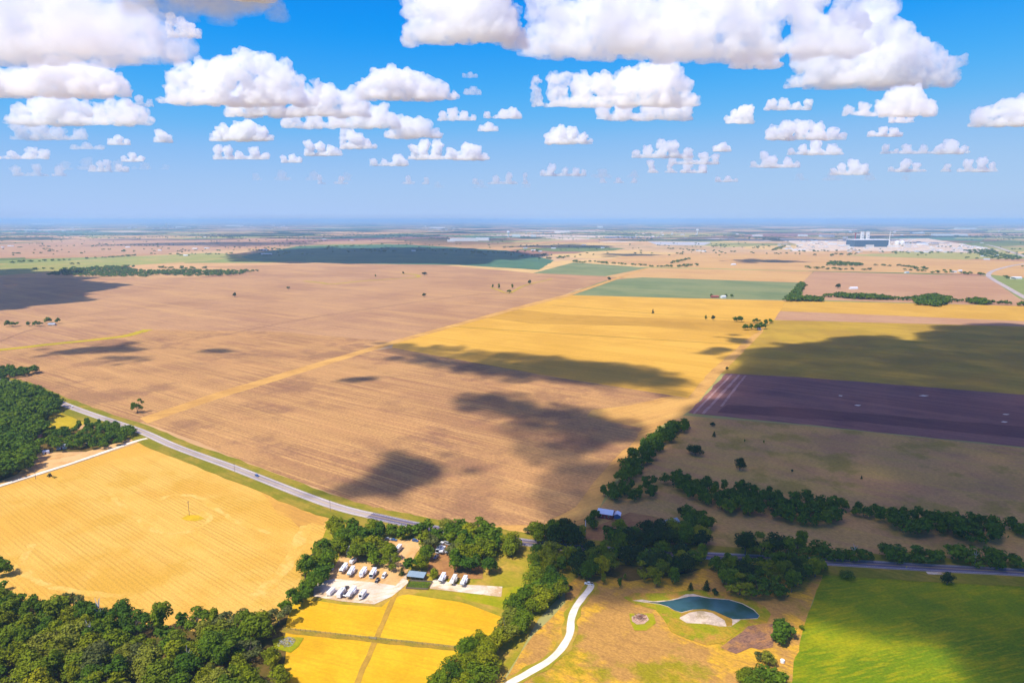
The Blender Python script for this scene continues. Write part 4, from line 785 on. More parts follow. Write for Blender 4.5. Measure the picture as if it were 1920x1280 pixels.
# vehicles on the road
car(135, 763, heading(135, 763, -18, -6.5), 'white car driving on the road beside the wedge meadow', m_white, 'sedan', .58)
car(482, 892.5, heading(482, 892, 24, 10), 'blue and white car driving along the road by the straw field', m_bluep, 'suv', .58)
car(1513, 1053, heading(1513, 1053, 20, 1), 'small grey car on the shaded road behind trees', m_silver, 'sedan', .58)
car(1892, 541, heading(1892, 541, -20, -12), 'white van on the curving far road', m_white, 'van', .58)
car(1104, 1095, heading(1104, 1095, -10, -1), 'white pickup parked at the top of the white drive', m_white, 'pickup', .35)
# ------------------------------------------------------------------ buildings
m_tin = plain('corrugated_tin', (.50, .53, .56), .45, .5, .2, .12, .35); m_tinblue = plain('blue_grey_tin', (.26, .34, .38), .45, .5, .1, .12, .35); m_barn = plain('barn_red', (.26, .05, .04), .8, .2, 0, .2, .5)
m_wallw = plain('white_siding', (.74, .73, .70), .7, .3, 0, .08, .4); m_wallt = plain('tan_siding', (.45, .36, .27), .8, .2, 0, .1, .4); m_roofd = plain('dark_shingles', (.10, .10, .11), .9, .2, 0, .25, 1); m_roofr = plain('rusty_red_roof', (.36, .12, .07), .7, .3, 0, .3, .5)
m_roofw = plain('white_metal_roof', (.78, .78, .80), .4, .5, 0, .08, .3); m_wood = plain('weathered_timber', (.20, .15, .11), .9, .1, 0, .3, 2); m_concrete = plain('pale_concrete', (.62, .59, .56), .9, .1, 0, .15, .05)
m_blueglass = plain('blue_steel_cladding', (.035, .085, .14), .4, .4, 0, .15, .02)
def house(px, py, rz, label, L, Wd, H, wall, roof, rise=1.6, name='house', cat='house', doors=1, wins=3, over=.35, group=None, z=.1):
    o = thing(name, label, cat, G(px, py, z), rz, group); a, b = L / 2, Wd / 2
    MB().prism([(-b, 0), (b, 0), (b, H), (0, H + rise), (-b, H)], -a, a).build('wall', wall, o).rotation_euler = (0, 0, math.pi / 2)
    t = .14; k = rise / b; e = b + over
    rf = MB()
    for s in (-1, 1):
        rf.prism([(0, H + rise + .02), (s * e, H - k * over + .02), (s * e, H - k * over + t + .02), (0, H + rise + t + .02)], -a - over, a + over)
    rf.build('roof', roof, o).rotation_euler = (0, 0, math.pi / 2)
    for s in (-1, 1):
        for i in range(wins):
            x = -a + L * (i + .5) / wins
            if abs(x) < .9 and s < 0 and doors: continue
            f = MB().box(x - .55, x + .55, s * b - .03, s * b + .03, H * .38, H * .78).build('window', m_offw, o); MB().box(x - .45, x + .45, s * b - .045, s * b + .045, H * .42, H * .74).build('pane', m_glass, f)
    if doors: MB().box(-.5, .5, -b - .05, -b + .03, 0, min(2.2, H * .8)).build('door', m_barn if wall is m_wallw else m_wood, o)
    return o
# open shed with blue-grey tin roof
sr = heading(765, 1073, 33.5, 3.6); o = thing('open_shed', 'long open-fronted shed with a blue-grey tin roof beside the garden', 'shed', G(781, 1084, .3), sr)
MB().prism([(-3.0, 2.6), (3.0, 3.4), (3.0, 3.55), (-3.0, 2.75)], -5.9, 5.9).build('roof', m_tinblue, o).rotation_euler = (0, 0, math.pi / 2)
bw = MB().box(-6, 6, 2.6, 2.75, 0, 3.3); bw.build('wall', m_wood, o); MB().box(-6, -5.88, -2.4, 2.58, 0, 2.6).build('wall', m_wood, o); MB().box(5.88, 6, -2.4, 2.58, 0, 2.6).build('wall', m_wood, o)
for i in range(5): MB().box(-5.7 + i * 2.85 - .08, -5.7 + i * 2.85 + .08, -2.7, -2.54, 0, 2.62).build('post', m_wood, o)
house(734, 1032, RVD + 1.4, 'small hut with a dark roof beside the lone white caravan', 5, 4, 2.4, m_wallt, m_roofd, 1.0, 'hut', 'hut', wins=1)
house(1136, 968, heading(1136, 968, 20, 3), 'metal barn with a broad white roof and red gable end', 12, 9, 4.0, m_barn, m_roofw, 2.2, 'barn', 'barn', wins=2)
house(1157.5, 970, heading(1157, 970, 20, 2) + 1.57, 'small white-roofed blue shed beside the metal barn', 6, 5, 3.2, m_bluep, m_roofw, 1.2, 'shed', 'shed', wins=1)
house(1256, 986, heading(1256, 986, 20, -5), 'farmhouse with a blue-grey roof among the dark trees', 13, 9, 3.2, m_wallw, m_tinblue, 2.4, 'farmhouse', 'house', wins=4)
house(1279, 1003, .5, 'small white outbuilding half hidden right of the farmhouse', 5, 4, 2.6, m_wallw, m_tin, 1, 'outbuilding', 'shed', wins=1)
house(69, 826, .35, 'red-roofed cottage at the edge of the left wood', 9, 8, 4.2, m_barn, m_roofr, 2.2, 'cottage', 'house', wins=2)
house(87, 850, .3, 'little white shed in front of the homestead trees', 5, 4, 2.6, m_wallw, m_roofw, .9, 'shed', 'shed', wins=1)
house(117, 840, .4, 'white-walled bungalow among the homestead trees', 9, 6, 2.8, m_wallw, m_tin, 1.4, 'bungalow', 'house', wins=3)
house(163, 829, -.2, 'bright metal-roofed shed deep in the homestead trees', 7, 5, 5.5, m_wallw, m_roofw, 1.4, 'shed', 'shed', wins=1)
car(121, 847, .2, 'dark car parked before the homestead bungalow', m_black, 'sedan', .2)
house(1600, 542, .1, 'white open-fronted shed alone in the pinkish field', 26, 12, 5, m_wallw, m_roofw, 2.5, 'field_shed', 'shed', wins=0, doors=0)
house(1340, 558, .1, 'red barn of the farmstead on the green field', 22, 10, 4.5, m_barn, m_roofr, 2.5, 'barn', 'barn', wins=2)
house(1356, 558.5, .3, 'white house of the farmstead on the green field', 14, 10, 5, m_wallw, m_roofw, 2.5, 'farmhouse', 'house', wins=3)
house(1423, 618, .3, 'small white shed beside the golden field copse', 7, 5, 3, m_wallw, m_tin, 1, 'shed', 'shed', wins=1)
house(98, 610, .1, 'pale farm building between the two left tree groups', 14, 8, 3.5, m_wallt, m_tin, 1.6, 'farm_building', 'shed', wins=2)
house(493, 470, .1, 'white barn at the left tip of the blue-green fields', 60, 24, 8, m_wallw, m_roofw, 4, 'barn', 'barn', wins=0, doors=0)
house(500, 477, .1, 'long white poultry shed inside the blue-green field', 70, 14, 5, m_wallw, m_roofw, 3, 'poultry_shed', 'shed', wins=0, doors=0)
house(348, 480, .2, 'pale barn between two dark clumps on the far pasture', 24, 14, 6, m_wallw, m_roofw, 3, 'barn', 'barn', wins=0, doors=0)
house(1905, 523, .1, 'long white house beside the far road', 40, 14, 6, m_wallw, m_roofw, 3, 'house', 'house', wins=3)
for i, (x, y, L_) in enumerate(((775, 471, 30), (600, 448, 50), (660, 451, 40), (608, 449, 40), (384, 445, 45), (366, 467, 40), (388, 466, 40), (300, 470, 30), (240, 464, 36), (1000, 470, 36), (1012, 472, 30), (1038, 466, 40), (1095, 460, 40), (985, 466, 30), (1130, 465, 30), (1310, 471, 40), (1320, 472, 30), (1850, 487, 30), (1845, 481, 36), (1868, 480, 30), (1700, 512, 20), (1788, 511, 22), (1800, 509, 18), (20, 462, 44), (5, 464, 30), (1375, 497, 24))):
    house(x, y, FR.uniform(-.4, .4), 'small pale farm building far off among fields', L_, L_ * .45, 5, m_wallw, FR.choice((m_roofw, m_tin)), 2.5, 'farm_building', 'building', 0, 0, group='far pale farm buildings')
# the factory --------------------------------------------------------------
def block(name, px, py, L, Wd, H, mat, label, cat, rz=0.0, group=None, roofm=None, par=True):
    o = thing(name, label, cat, G(px, py, .1), rz, group)
    MB().box(-L / 2, L / 2, -Wd / 2, Wd / 2, 0, H).build('wall', mat, o)
    MB().box(-L / 2 - .5, L / 2 + .5, -Wd / 2 - .5, Wd / 2 + .5, H + .01, H + 1.2).build('roof', roofm or m_roofw, o)
    return o
fp = G(1634, 463); fs = FPX / fp.y           # px per metre there
hall = thing('factory_hall', 'huge dark blue factory hall on the pale building site', 'factory', fp + Vector((0, 0, .1)), 0)
Lh = 62 / fs; Hh = 12.5 / fs
MB().box(-Lh / 2, Lh / 2, 0, 160, 0, Hh).build('wall', m_blueglass, hall); MB().box(-Lh / 2 - 2, Lh / 2 + 2, -2, 162, Hh + .05, Hh + 5).build('roof', m_roofw, hall)
MB().box(-Lh * .18, Lh * .05, -14, -.1, 0, Hh * .32).build('annex', m_concrete, hall)
for i in range(14): MB().box(-Lh / 2 + (i + .5) * Lh / 14 - 1.2, -Lh / 2 + (i + .5) * Lh / 14 + 1.2, -1.5, -.05, 0, Hh).build('pilaster', m_blueglass, hall)
for x, n_ in ((1615, 'left of the two white towers above the factory hall'), (1625.5, 'right of the two white towers above the factory hall')):
    q = G(x, 460.5); t = thing('factory_tower', n_, 'tower', Vector((q.x, q.y, .1)), 0, 'white factory towers'); wt = 4.6 / fs; ht = 26 / fs
    MB().box(-wt / 2, wt / 2, -wt / 2, wt / 2, 0, ht).build('shaft', m_wallw, t); MB().box(-wt * .56, wt * .56, -wt * .56, wt * .56, ht + .05, ht + 6).build('head', m_concrete, t)
    for k in range(4): MB().box(-wt / 2 + 4, wt / 2 - 4, -wt / 2 - .4, -wt / 2 + .2, ht * (.2 + .18 * k), ht * (.2 + .18 * k) + 6).build('louvre', m_greyp, t)
def mast(px, py, hpx, mat, label, r=3.0, name='mast'):
    q = G(px, py); s = FPX / q.y; t = thing(name, label, 'mast', Vector((q.x, q.y, 0)), 0); h = hpx / s
    MB().tube([(0, 0, 0), (0, 0, h)], [r, r * .35], 6).build('shaft', mat, t); MB().box(-r * 2, r * 2, -r * 2, r * 2, 0, 4).build('base', m_concrete, t); return t
mast(1667, 460, 26, m_wallw, 'thin white mast right of the factory hall', 5)
q = G(1602.5, 460); t = thing('tower_crane', 'red tower crane left of the factory hall', 'crane', q, .4)
MB().box(-3, 3, -3, 3, 0, 24 / fs).build('mast', m_redp, t); MB().box(-30, 70, -2, 2, 24 / fs + .1, 24 / fs + 4).build('jib', m_redp, t); MB().box(-28, -18, -3, 3, 24 / fs - 6, 24 / fs).build('counterweight', m_concrete, t)
for i, x in enumerate((1682, 1691.5)):
    q = G(x, 459); s = FPX / q.y; t = thing('storage_dome', ('left', 'right')[i] + ' of two white domed tanks beside the factory hall', 'tank', q, 0, 'domed tanks'); r = 4.2 / s
    MB().tube([(0, 0, 0), (0, 0, 5 / s)], [r, r], 20).build('vessel', m_wallw, t); MB().tube([(0, 0, 5 / s + .1), (0, 0, 6.4 / s), (0, 0, 7.3 / s)], [r, r * .75, r * .25], 20).build('lid', m_roofw, t)
FB = [(1585, 447.5, 30, 60, 22), (1575, 453, 40, 60, 18), (1560, 459, 60, 50, 14), (1730, 459, 80, 60, 16), (1750, 460, 60, 60, 18), (1585, 462, 120, 40, 12), (1700, 461, 60, 50, 20), (1670, 463, 60, 40, 12)]
FRX = random.Random(21)
for i in range(150):
    x = FRX.uniform(1460, 1845); y0 = 449 if 1500 < x < 1740 else 456
    y = FRX.uniform(y0, 474 if x > 1560 else 470)
    if 1598 < x < 1670 and y < 463.5: continue
    s = FPX / G(x, y).y; FB.append((x, y, FRX.uniform(2, 9) / s, FRX.uniform(15, 50), FRX.uniform(.5, 2.0) / s))
GF = 'pale buildings of the factory site'
for x, y, L_, w_, h_ in FB:
    block('site_building', x, y, L_, w_, h_, FRX.choice((m_wallw, m_concrete, m_wallw, m_wallt, m_concrete)), 'pale flat-roofed building on the factory site', 'building', FRX.choice((0, 0, .15, -.2)), GF, FRX.choice((m_roofw, m_roofw, m_concrete)))
for x, y, wpx, hpx in ((870, 452, 52, 5), (905, 451, 24, 5), (846, 453, 14, 3), (1054, 437, 28, 4), (968, 444, 14, 4), (1780, 442, 60, 3.0), (1720, 438, 22, 2.5), (1810, 430, 40, 2.5), (1550, 444, 24, 3), (1505, 443, 14, 3), (1125, 427, 10, 3), (1000, 444, 10, 3), (1150, 446, 30, 2), (1180, 446, 22, 2), (1420, 443, 16, 2.5), (80, 421, 40, 2), (340, 427, 18, 2.5), (440, 424, 30, 1.6), (60, 432, 22, 1.8), (820, 428, 26, 2.2)):
    s = FPX / G(x, y).y; block('warehouse', x, y, wpx / s, 90, hpx / s, m_wallw, 'long pale warehouse on the far plain', 'warehouse', FRX.uniform(-.12, .12), 'far long warehouses')
for i in range(150):
    cx, cyy, sx, sy = FRX.choice(((90, 427, 90, 7), (60, 434, 70, 5), (330, 427, 60, 2), (830, 430, 60, 4), (1000, 436, 80, 6), (1150, 446, 90, 2), (1700, 436, 150, 7), (480, 425, 90, 4), (1300, 440, 140, 5)))
    x, y = FRX.gauss(cx, sx * .5), min(452, max(417.5, FRX.gauss(cyy, sy * .5))); s = FPX / G(x, y).y
    block('town_building', x, y, FRX.uniform(1.2, 4.5) / s, FRX.uniform(20, 60), FRX.uniform(.6, 1.5) / s, FRX.choice((m_wallw, m_roofw, m_concrete, m_wallt)), 'small white building speck in the far town haze', 'building', FRX.uniform(-.3, .3), 'far town buildings')
def water_tower(px, py, hpx, label):
    q = G(px, py); s = FPX / q.y; t = thing('water_tower', label, 'water tower', q, 0); h = hpx / s
    MB().tube([(0, 0, 0), (0, 0, h * .7)], [h * .09, h * .07], 10).build('shaft', m_wallw, t); MB().tube([(0, 0, h * .62), (0, 0, h * .72), (0, 0, h * .9), (0, 0, h)], [h * .08, h * .26, h * .26, h * .1], 16).build('tank', m_roofw, t)
water_tower(953, 444.5, 11, 'white water tower at the middle of the far plain'); water_tower(1307.5, 439, 9.5, 'white water tower left of the factory on the horizon'); water_tower(798, 429, 5.5, 'small white water tower in the far town')
q = G(313.5, 427.5); s = FPX / q.y; t = thing('grain_elevator', 'tall white grain elevator on the left horizon', 'grain elevator', q, 0)
MB().box(-1.1 / s, 1.1 / s, -20, 20, 0, 7.5 / s).build('tower', m_wallw, t); MB().box(-1.6 / s, 1.6 / s, -30, 30, 7.5 / s + .1, 8.4 / s).build('head_house', m_roofw, t); MB().box(1.3 / s, 9 / s, -40, 40, 0, 2 / s).build('silo_block', m_concrete, t)
# ------------------------------------------------------------------ poles, fences, machines, heaps
def pole(px, py, h, label, mat=None, arm=True, r=.16):
    t = thing('utility_pole', label, 'pole', G(px, py, .1), heading(px, py, 20, -8)); MB().tube([(0, 0, 0), (0, 0, h)], [r, r * .65], 8).build('shaft', mat or m_wood, t)
    if arm:
        MB().box(-1.1, 1.1, -.09, .09, h - .75, h - .55).build('crossarm', m_wood, t)
        for x in (-.95, 0.35, .95): MB().tube([(x, 0, h - .55), (x, 0, h - .3)], [.06, .04], 6).build('insulator', m_rim, t)
pole(355, 966, 12, 'timber utility pole standing alone in the straw field', r=.2); pole(67, 898, 10, 'timber utility pole beside the pale farm drive', r=.2); pole(619.5, 958, 10, 'slim pole on the road verge above the caravan park')
pole(1097.5, 1001, 11, 'plain white pole at the dark wood edge near the barn', plain('white_pole_paint', (.8, .8, .82)), False, .34)
pole(440, 884, 8, 'thin pole on the verge between straw field and road'); pole(1199, 925, 8, 'grey pole in the clump below the hedgerow', m_dead, False, .2)
fa, fb = G(545, 1181), G(862, 1216); t = thing('wire_fence', 'wire fence with thin posts crossing the yellow hay meadow', 'fence', fa.lerp(fb, .5) + Vector((0, 0, .25)), math.atan2((fb - fa).y, (fb - fa).x)); ln = (fb - fa).length
for i in range(34):
    x = -ln / 2 + ln * i / 33
    if abs(x - (G(700, 1198) - fa.lerp(fb, .5)).length * (1 if G(700, 1198).x > fa.lerp(fb, .5).x else -1)) < 2: continue
    MB().tube([(x, 0, 0), (x, 0, 1.5)], [.09, .08], 6).build('post', m_wood, t)
for z in (.5, .9, 1.3): MB().box(-ln / 2, ln / 2, -.012, .012, z, z + .025).build('wire', m_alu, t)
gq = G(699, 1197.5, .3); t = thing('field_gate', 'pale metal gate in the hay meadow fence', 'gate', gq, math.atan2((fb - fa).y, (fb - fa).x))
for z in (.3, .65, 1.0, 1.35): MB().box(-2, 2, -.03, .03, z, z + .07).build('rail', m_alu, t)
for x in (-2.1, 2.1): MB().box(x - .1, x + .1, -.1, .1, 0, 1.7).build('post', m_wood, t)
gd = [G(768, 1089, .3), G(811, 1091, .3), G(802, 1105, .3), G(761, 1103, .3)]; c = sum(gd, Vector()) / 4; t = thing('garden_fence', 'low dark fence around the vegetable garden', 'fence', c, 0)
for i in range(4):
    a, b = gd[i] - c, gd[(i + 1) % 4] - c; d = b - a; pn = MB().box(0, d.length, -.02, .02, .2, 1.1).build('panel', m_wood, t); pn.location = a; pn.rotation_euler = (0, 0, math.atan2(d.y, d.x)); MB().box(-.08, .08, -.08, .08, 0, 1.3).build('post', m_wood, t).location = a
m_veg = foliage('vegetable_leaves', [(0, (.07, .16, .015)), (1, (.12, .2, .02))])
for i in range(6):
    p = gd[3].lerp(gd[0], .18 + .13 * i); p2 = gd[2].lerp(gd[1], .18 + .13 * i); a = p.lerp(p2, .06) ; b = p.lerp(p2, .94); rr = random.Random(i)
    me_, _, _ = leaf_mesh('vegetable_bed', np.random.default_rng(i), [((b - a).x * k / 11, (b - a).y * k / 11, .25, .75, .75, rr.uniform(.3, .6)) for k in range(12)], 420, .35, m_veg)
    bed = link('vegetable_bed', me_); bed.location = a; tag(bed, ORD[i].replace('first', 'nearest').replace('sixth', 'farthest') + ' leafy vegetable row in the fenced garden' if i in (0, 5) else ORD[i] + ' leafy vegetable row from the near side of the garden', 'vegetable bed', 'vegetable rows')
# tractor and disc harrow
th = heading(97, 893, 14, 5); t = thing('tractor', 'green farm tractor parked on the straw field near the drive', 'tractor', G(93, 893, .15), th + math.pi); m_jg = plain('tractor_green', (.05, .14, .03), .4, .5); m_jy = plain('tractor_yellow', (.5, .38, .03), .5, .4)
MB().prism([(-.9, .9), (2.2, .9), (2.3, 1.5), (2.1, 1.75), (.3, 1.85), (-.9, 1.6)], -.5, .5).build('hood', m_jg, t, .06); MB().prism([(-1.5, 1.2), (.35, 1.2), (.25, 3.0), (-1.35, 3.0)], -.8, .8).build('cab', m_glass, t); MB().box(-1.5, .4, -.9, .9, 3.01, 3.15).build('roof', m_jg, t, .04)
for x, r in ((-1.0, .95), (1.7, .62)):
    for s in (-1, 1):
        wv = MB().wheel(x, s * 1.05, r, .55, 18).build('wheel', m_tyre, t); MB().wheel(0, 0, r * .5, .6, 12).build('rim', m_jy, wv).location = (x, s * 1.05, r * .5)
MB().tube([(1.2, .3, 1.7), (1.2, .3, 2.8)], [.06, .05], 6).build('exhaust', m_black, t)
t = thing('disc_harrow', 'dark disc harrow behind the tractor on the straw field', 'harrow', G(101, 895.5, .15), th)
MB().box(-2.2, 2.2, -.08, .08, .75, .9).box(-2.2, 2.2, 1.4, 1.56, .75, .9).box(-.1, .1, -2, 1.5, .78, .92).box(-2.2, -2.05, 0, 1.5, .75, .88).box(2.05, 2.2, 0, 1.5, .75, .88).build('frame', m_jy, t)
for yy in (0, 1.5):
    for i in range(9): MB().tube([(-2.1 + i * .52, yy, .33), (-2.06 + i * .52, yy, .33)], [.36, .36], 12).build('disc', m_black, t)
def heap(name, px, py, r, n, mats, label, cat, ln=(.6, 2.2)):
    rr = random.Random(n); t = thing(name, label, cat, G(px, py, .3), 0)
    for k, mt in enumerate(mats):
        mb = MB()
        for i in range(n // len(mats)):
            a = rr.uniform(0, 6.28); q = r * rr.random() ** .6; l = rr.uniform(*ln); z = max(.1, (1 - q / r) * r * .3 * rr.random()); d = Vector((rr.gauss(0, 1), rr.gauss(0, 1), rr.gauss(0, .35))).normalized(); p = Vector((q * math.cos(a), q * math.sin(a), z + .1))
            mb.tube([p - d * l / 2, p + d * l / 2], [.12, .07], 5)
        mb.build(('branches', 'timber', 'roots')[k], mt, t)
heap('brush_heap', 537, 1204, 5.0, 130, (m_dead, m_wood, m_greyp), 'pile of bleached logs and rubble on the hay meadow', 'brush heap')
heap('brush_heap', 1199, 1157, 4.2, 110, (plain('red_brown_wood', (.25, .08, .05)), m_wood), 'red-brown brush pile on a grey ash ring', 'brush heap')
m_ash = land('ash_ring', A((226, 196, 176)), A((206, 172, 156)), A((236, 210, 190)), .4, 6, (5, 2), .5, .3, .7, .15)
area('ash_ring', [(1184, 1157), (1196, 1151), (1212, 1153), (1217, 1162), (1208, 1170), (1194, 1171), (1185, 1165)], m_ash, 5, .8); area('lush_grass', [(1180, 1150), (1225, 1150), (1230, 1168), (1212, 1182), (1190, 1182), (1182, 1166)], m_lush, 3, 1.5)
area('lush_grass', [(510, 1200), (528, 1193), (570, 1196), (560, 1212), (545, 1224), (515, 1216)], m_lush, 5, 1.2)
t = thing('stock_tank', 'small white tank beside the sunlit bushes at the field corner', 'tank', G(1467, 1241, .2), .3); MB().tube([(0, 0, 0), (0, 0, 1.5)], [1.1, 1.1], 16).build('vessel', m_white, t); MB().tube([(0, 0, 1.51), (0, 0, 1.8)], [1.12, .3], 16).build('lid', m_white, t)
t = thing('road_sign', 'small yellow warning sign beside the shaded road', 'sign', G(1699, 1068, .2), .2); MB().tube([(0, 0, 0), (0, 0, 2)], [.05, .05], 6).build('post', m_alu, t); MB().add([(-.6, -.06, 2.2), (0, -.06, 1.6), (.6, -.06, 2.2), (0, -.06, 2.8), (-.6, -.02, 2.2), (0, -.02, 1.6), (.6, -.02, 2.2), (0, -.02, 2.8)], [(0, 1, 2, 3), (7, 6, 5, 4), (0, 4, 5, 1), (1, 5, 6, 2), (2, 6, 7, 3), (3, 7, 4, 0)]).build('panel', m_jy, t)
# ------------------------------------------------------------------ clouds
CB = 1500.0
CMATS = {}
def cmat(dens, R=None):
    key = (float('%.2g' % dens), float('%.2g' % R) if R else 0)
    if key not in CMATS:
        m = bpy.data.materials.new('cloud_vapour'); m.use_nodes = True; n = m.node_tree; n.nodes.clear(); N = n.nodes.new; L = n.links.new
        o = N('ShaderNodeOutputMaterial'); pv = N('ShaderNodeVolumeScatter')
        pv.inputs['Color'].default_value = (.957, .980, 1, 1); pv.inputs['Anisotropy'].default_value = .4; pv.inputs['Density'].default_value = key[0]; L(pv.outputs[0], o.inputs['Volume'])
        if R:                                             # ragged vapour: denser and thinner wisps through the cloud
            g = N('ShaderNodeNewGeometry'); t = N('ShaderNodeTexNoise'); t.inputs['Scale'].default_value = 1 / (R * .42); t.inputs['Detail'].default_value = 3.5; t.inputs['Roughness'].default_value = .62; L(g.outputs['Position'], t.inputs['Vector'])
            r = N('ShaderNodeMapRange'); r.interpolation_type = 'SMOOTHSTEP'; r.inputs['From Min'].default_value = .30; r.inputs['From Max'].default_value = .62; r.inputs['To Min'].default_value = 0; r.inputs['To Max'].default_value = key[0] * 2.0
            L(t.outputs[0], r.inputs['Value']); L(r.outputs[0], pv.inputs['Density'])
        CMATS[key] = m
    return CMATS[key]
b_ = bmesh.new(); bmesh.ops.create_icosphere(b_, subdivisions=2, radius=1); b_.verts.ensure_lookup_table()
ICO_V = np.array([tuple(v.co) for v in b_.verts]); ICO_F = np.array([[v.index for v in f.verts] for f in b_.faces]); b_.free()
def cloud_mesh(puffs, voxel, R, base, extra, seed):
    """puffs: (centre, radius) -> cauliflower cloud with a flat base"""
    rnd = random.Random(seed); V, Fc = [], []
    def ball(p, sx, sy, sz):
        Fc.append(ICO_F + len(V) * len(ICO_V)); V.append(ICO_V * (sx, sy, sz) + np.array(p))
    for p, rr in puffs:
        ball(p, rr, rr * 1.25, rr * .85)
        for i in range(extra):
            a = rnd.uniform(0, 6.28); e = rnd.uniform(-.1, 1.25); q = rr * rnd.uniform(.22, .5); d = rr * rnd.uniform(.82, 1.05)
            ball((p.x + math.cos(a) * math.cos(e) * d, p.y + 1.25 * math.sin(a) * math.cos(e) * d, p.z + .85 * math.sin(e) * d), q, q, q)
    m = bpy.data.meshes.new('cloud'); Va = np.concatenate(V); Fa = np.concatenate(Fc)
    m.vertices.add(len(Va)); m.vertices.foreach_set('co', Va.astype(np.float32).ravel()); m.loops.add(len(Fa) * 3); m.loops.foreach_set('vertex_index', Fa.astype(np.int32).ravel())
    m.polygons.add(len(Fa)); m.polygons.foreach_set('loop_start', np.arange(0, len(Fa) * 3, 3, dtype=np.int32)); m.polygons.foreach_set('loop_total', np.full(len(Fa), 3, np.int32)); m.update(calc_edges=True)
    o = bpy.data.objects.new('cloud', m); COL.objects.link(o)
    rm = o.modifiers.new('r', 'REMESH'); rm.mode = 'VOXEL'; rm.voxel_size = voxel
    ts = []
    for sz, st in ((.6, .34), (.22, .24), (.085, .13)):
        t = bpy.data.textures.new('t', 'CLOUDS'); t.noise_scale = R * sz; t.noise_depth = 1; ts.append(t)
        dm = o.modifiers.new('d', 'DISPLACE'); dm.texture = t; dm.texture_coords = 'GLOBAL'; dm.strength = R * st; dm.mid_level = .5
    rm = o.modifiers.new('r', 'REMESH'); rm.mode = 'VOXEL'; rm.voxel_size = voxel * .9
    me = bpy.data.meshes.new_from_object(o.evaluated_get(bpy.context.evaluated_depsgraph_get()))
    bpy.data.objects.remove(o); bpy.data.meshes.remove(m)
    for t in ts: bpy.data.textures.remove(t)
    n = len(me.vertices); a = np.empty(n * 3, np.float32); me.vertices.foreach_get('co', a); a = a.reshape(-1, 3)
    z = a[:, 2]; a[:, 2] = np.where(z < base, base + (z - base) * .22, z); me.vertices.foreach_set('co', a.ravel()); me.update(); me.name = 'cloud'
    return me
def cloud(yb, lumps, dens, label, group=None, seed=0, base=CB):
    """a cloud of the picture: yb is the row of its base, lumps (x, y, radius) in photo pixels at its own distance"""
    rnd = random.Random(seed * 31 + 5); d0 = ray(lumps[0][0], yb); D = (base - CAM_H) / d0.z; R = 0; pf = []
    for x, y, r in lumps:
        p = Vector((0, 0, CAM_H)) + ray(x, y) * D; rr = r * D / FPX; R = max(R, rr); p.y += rnd.uniform(-.6, .6) * rr; p.z = max(p.z, base + .25 * rr); pf.append((p, rr))
    for x, y, r in lumps:                                 # the body of each dome, down to the base
        yy = y + r * .75
        while yy < yb - r * .3:
            rr = r * rnd.uniform(.7, .9) * D / FPX; p = Vector((0, 0, CAM_H)) + ray(x + rnd.uniform(-.4, .4) * r, yy) * D
            pf.append((Vector((p.x, p.y + rnd.uniform(-.6, .6) * rr, max(p.z, base + .25 * rr))), rr)); yy += r * .7
    x0 = min(x - r for x, y, r in lumps); x1 = max(x + r for x, y, r in lumps)
    mr = sum(l[2] for l in lumps) / len(lumps); nb = max(2, int((x1 - x0) / (mr * .55)))
    for i in range(nb):                                   # a shallow common base under the domes
        x = x0 + (x1 - x0) * (i + .5) / nb; near = [l for l in lumps if abs(l[0] - x) < l[2] * 1.9]
        if near:
            rr = rnd.uniform(.4, .62) * max(l[2] for l in near) * D / FPX; p = Vector((0, 0, CAM_H)) + ray(x, yb) * D
            pf.append((Vector((p.x, p.y + rnd.uniform(-1, 1) * rr * 1.6, base + rnd.uniform(.15, .5) * rr)), rr))
    me = cloud_mesh(pf, max(1.5 * D / FPX, R / 28), R, base, 8, seed)
    return tag(link('cloud', me, cmat(dens * 1.5 / R, R)), label, 'cloud', group)
LOWG = 'small faint clouds low above the horizon'; LOWL = 'small thin white cloud low above the horizon haze'
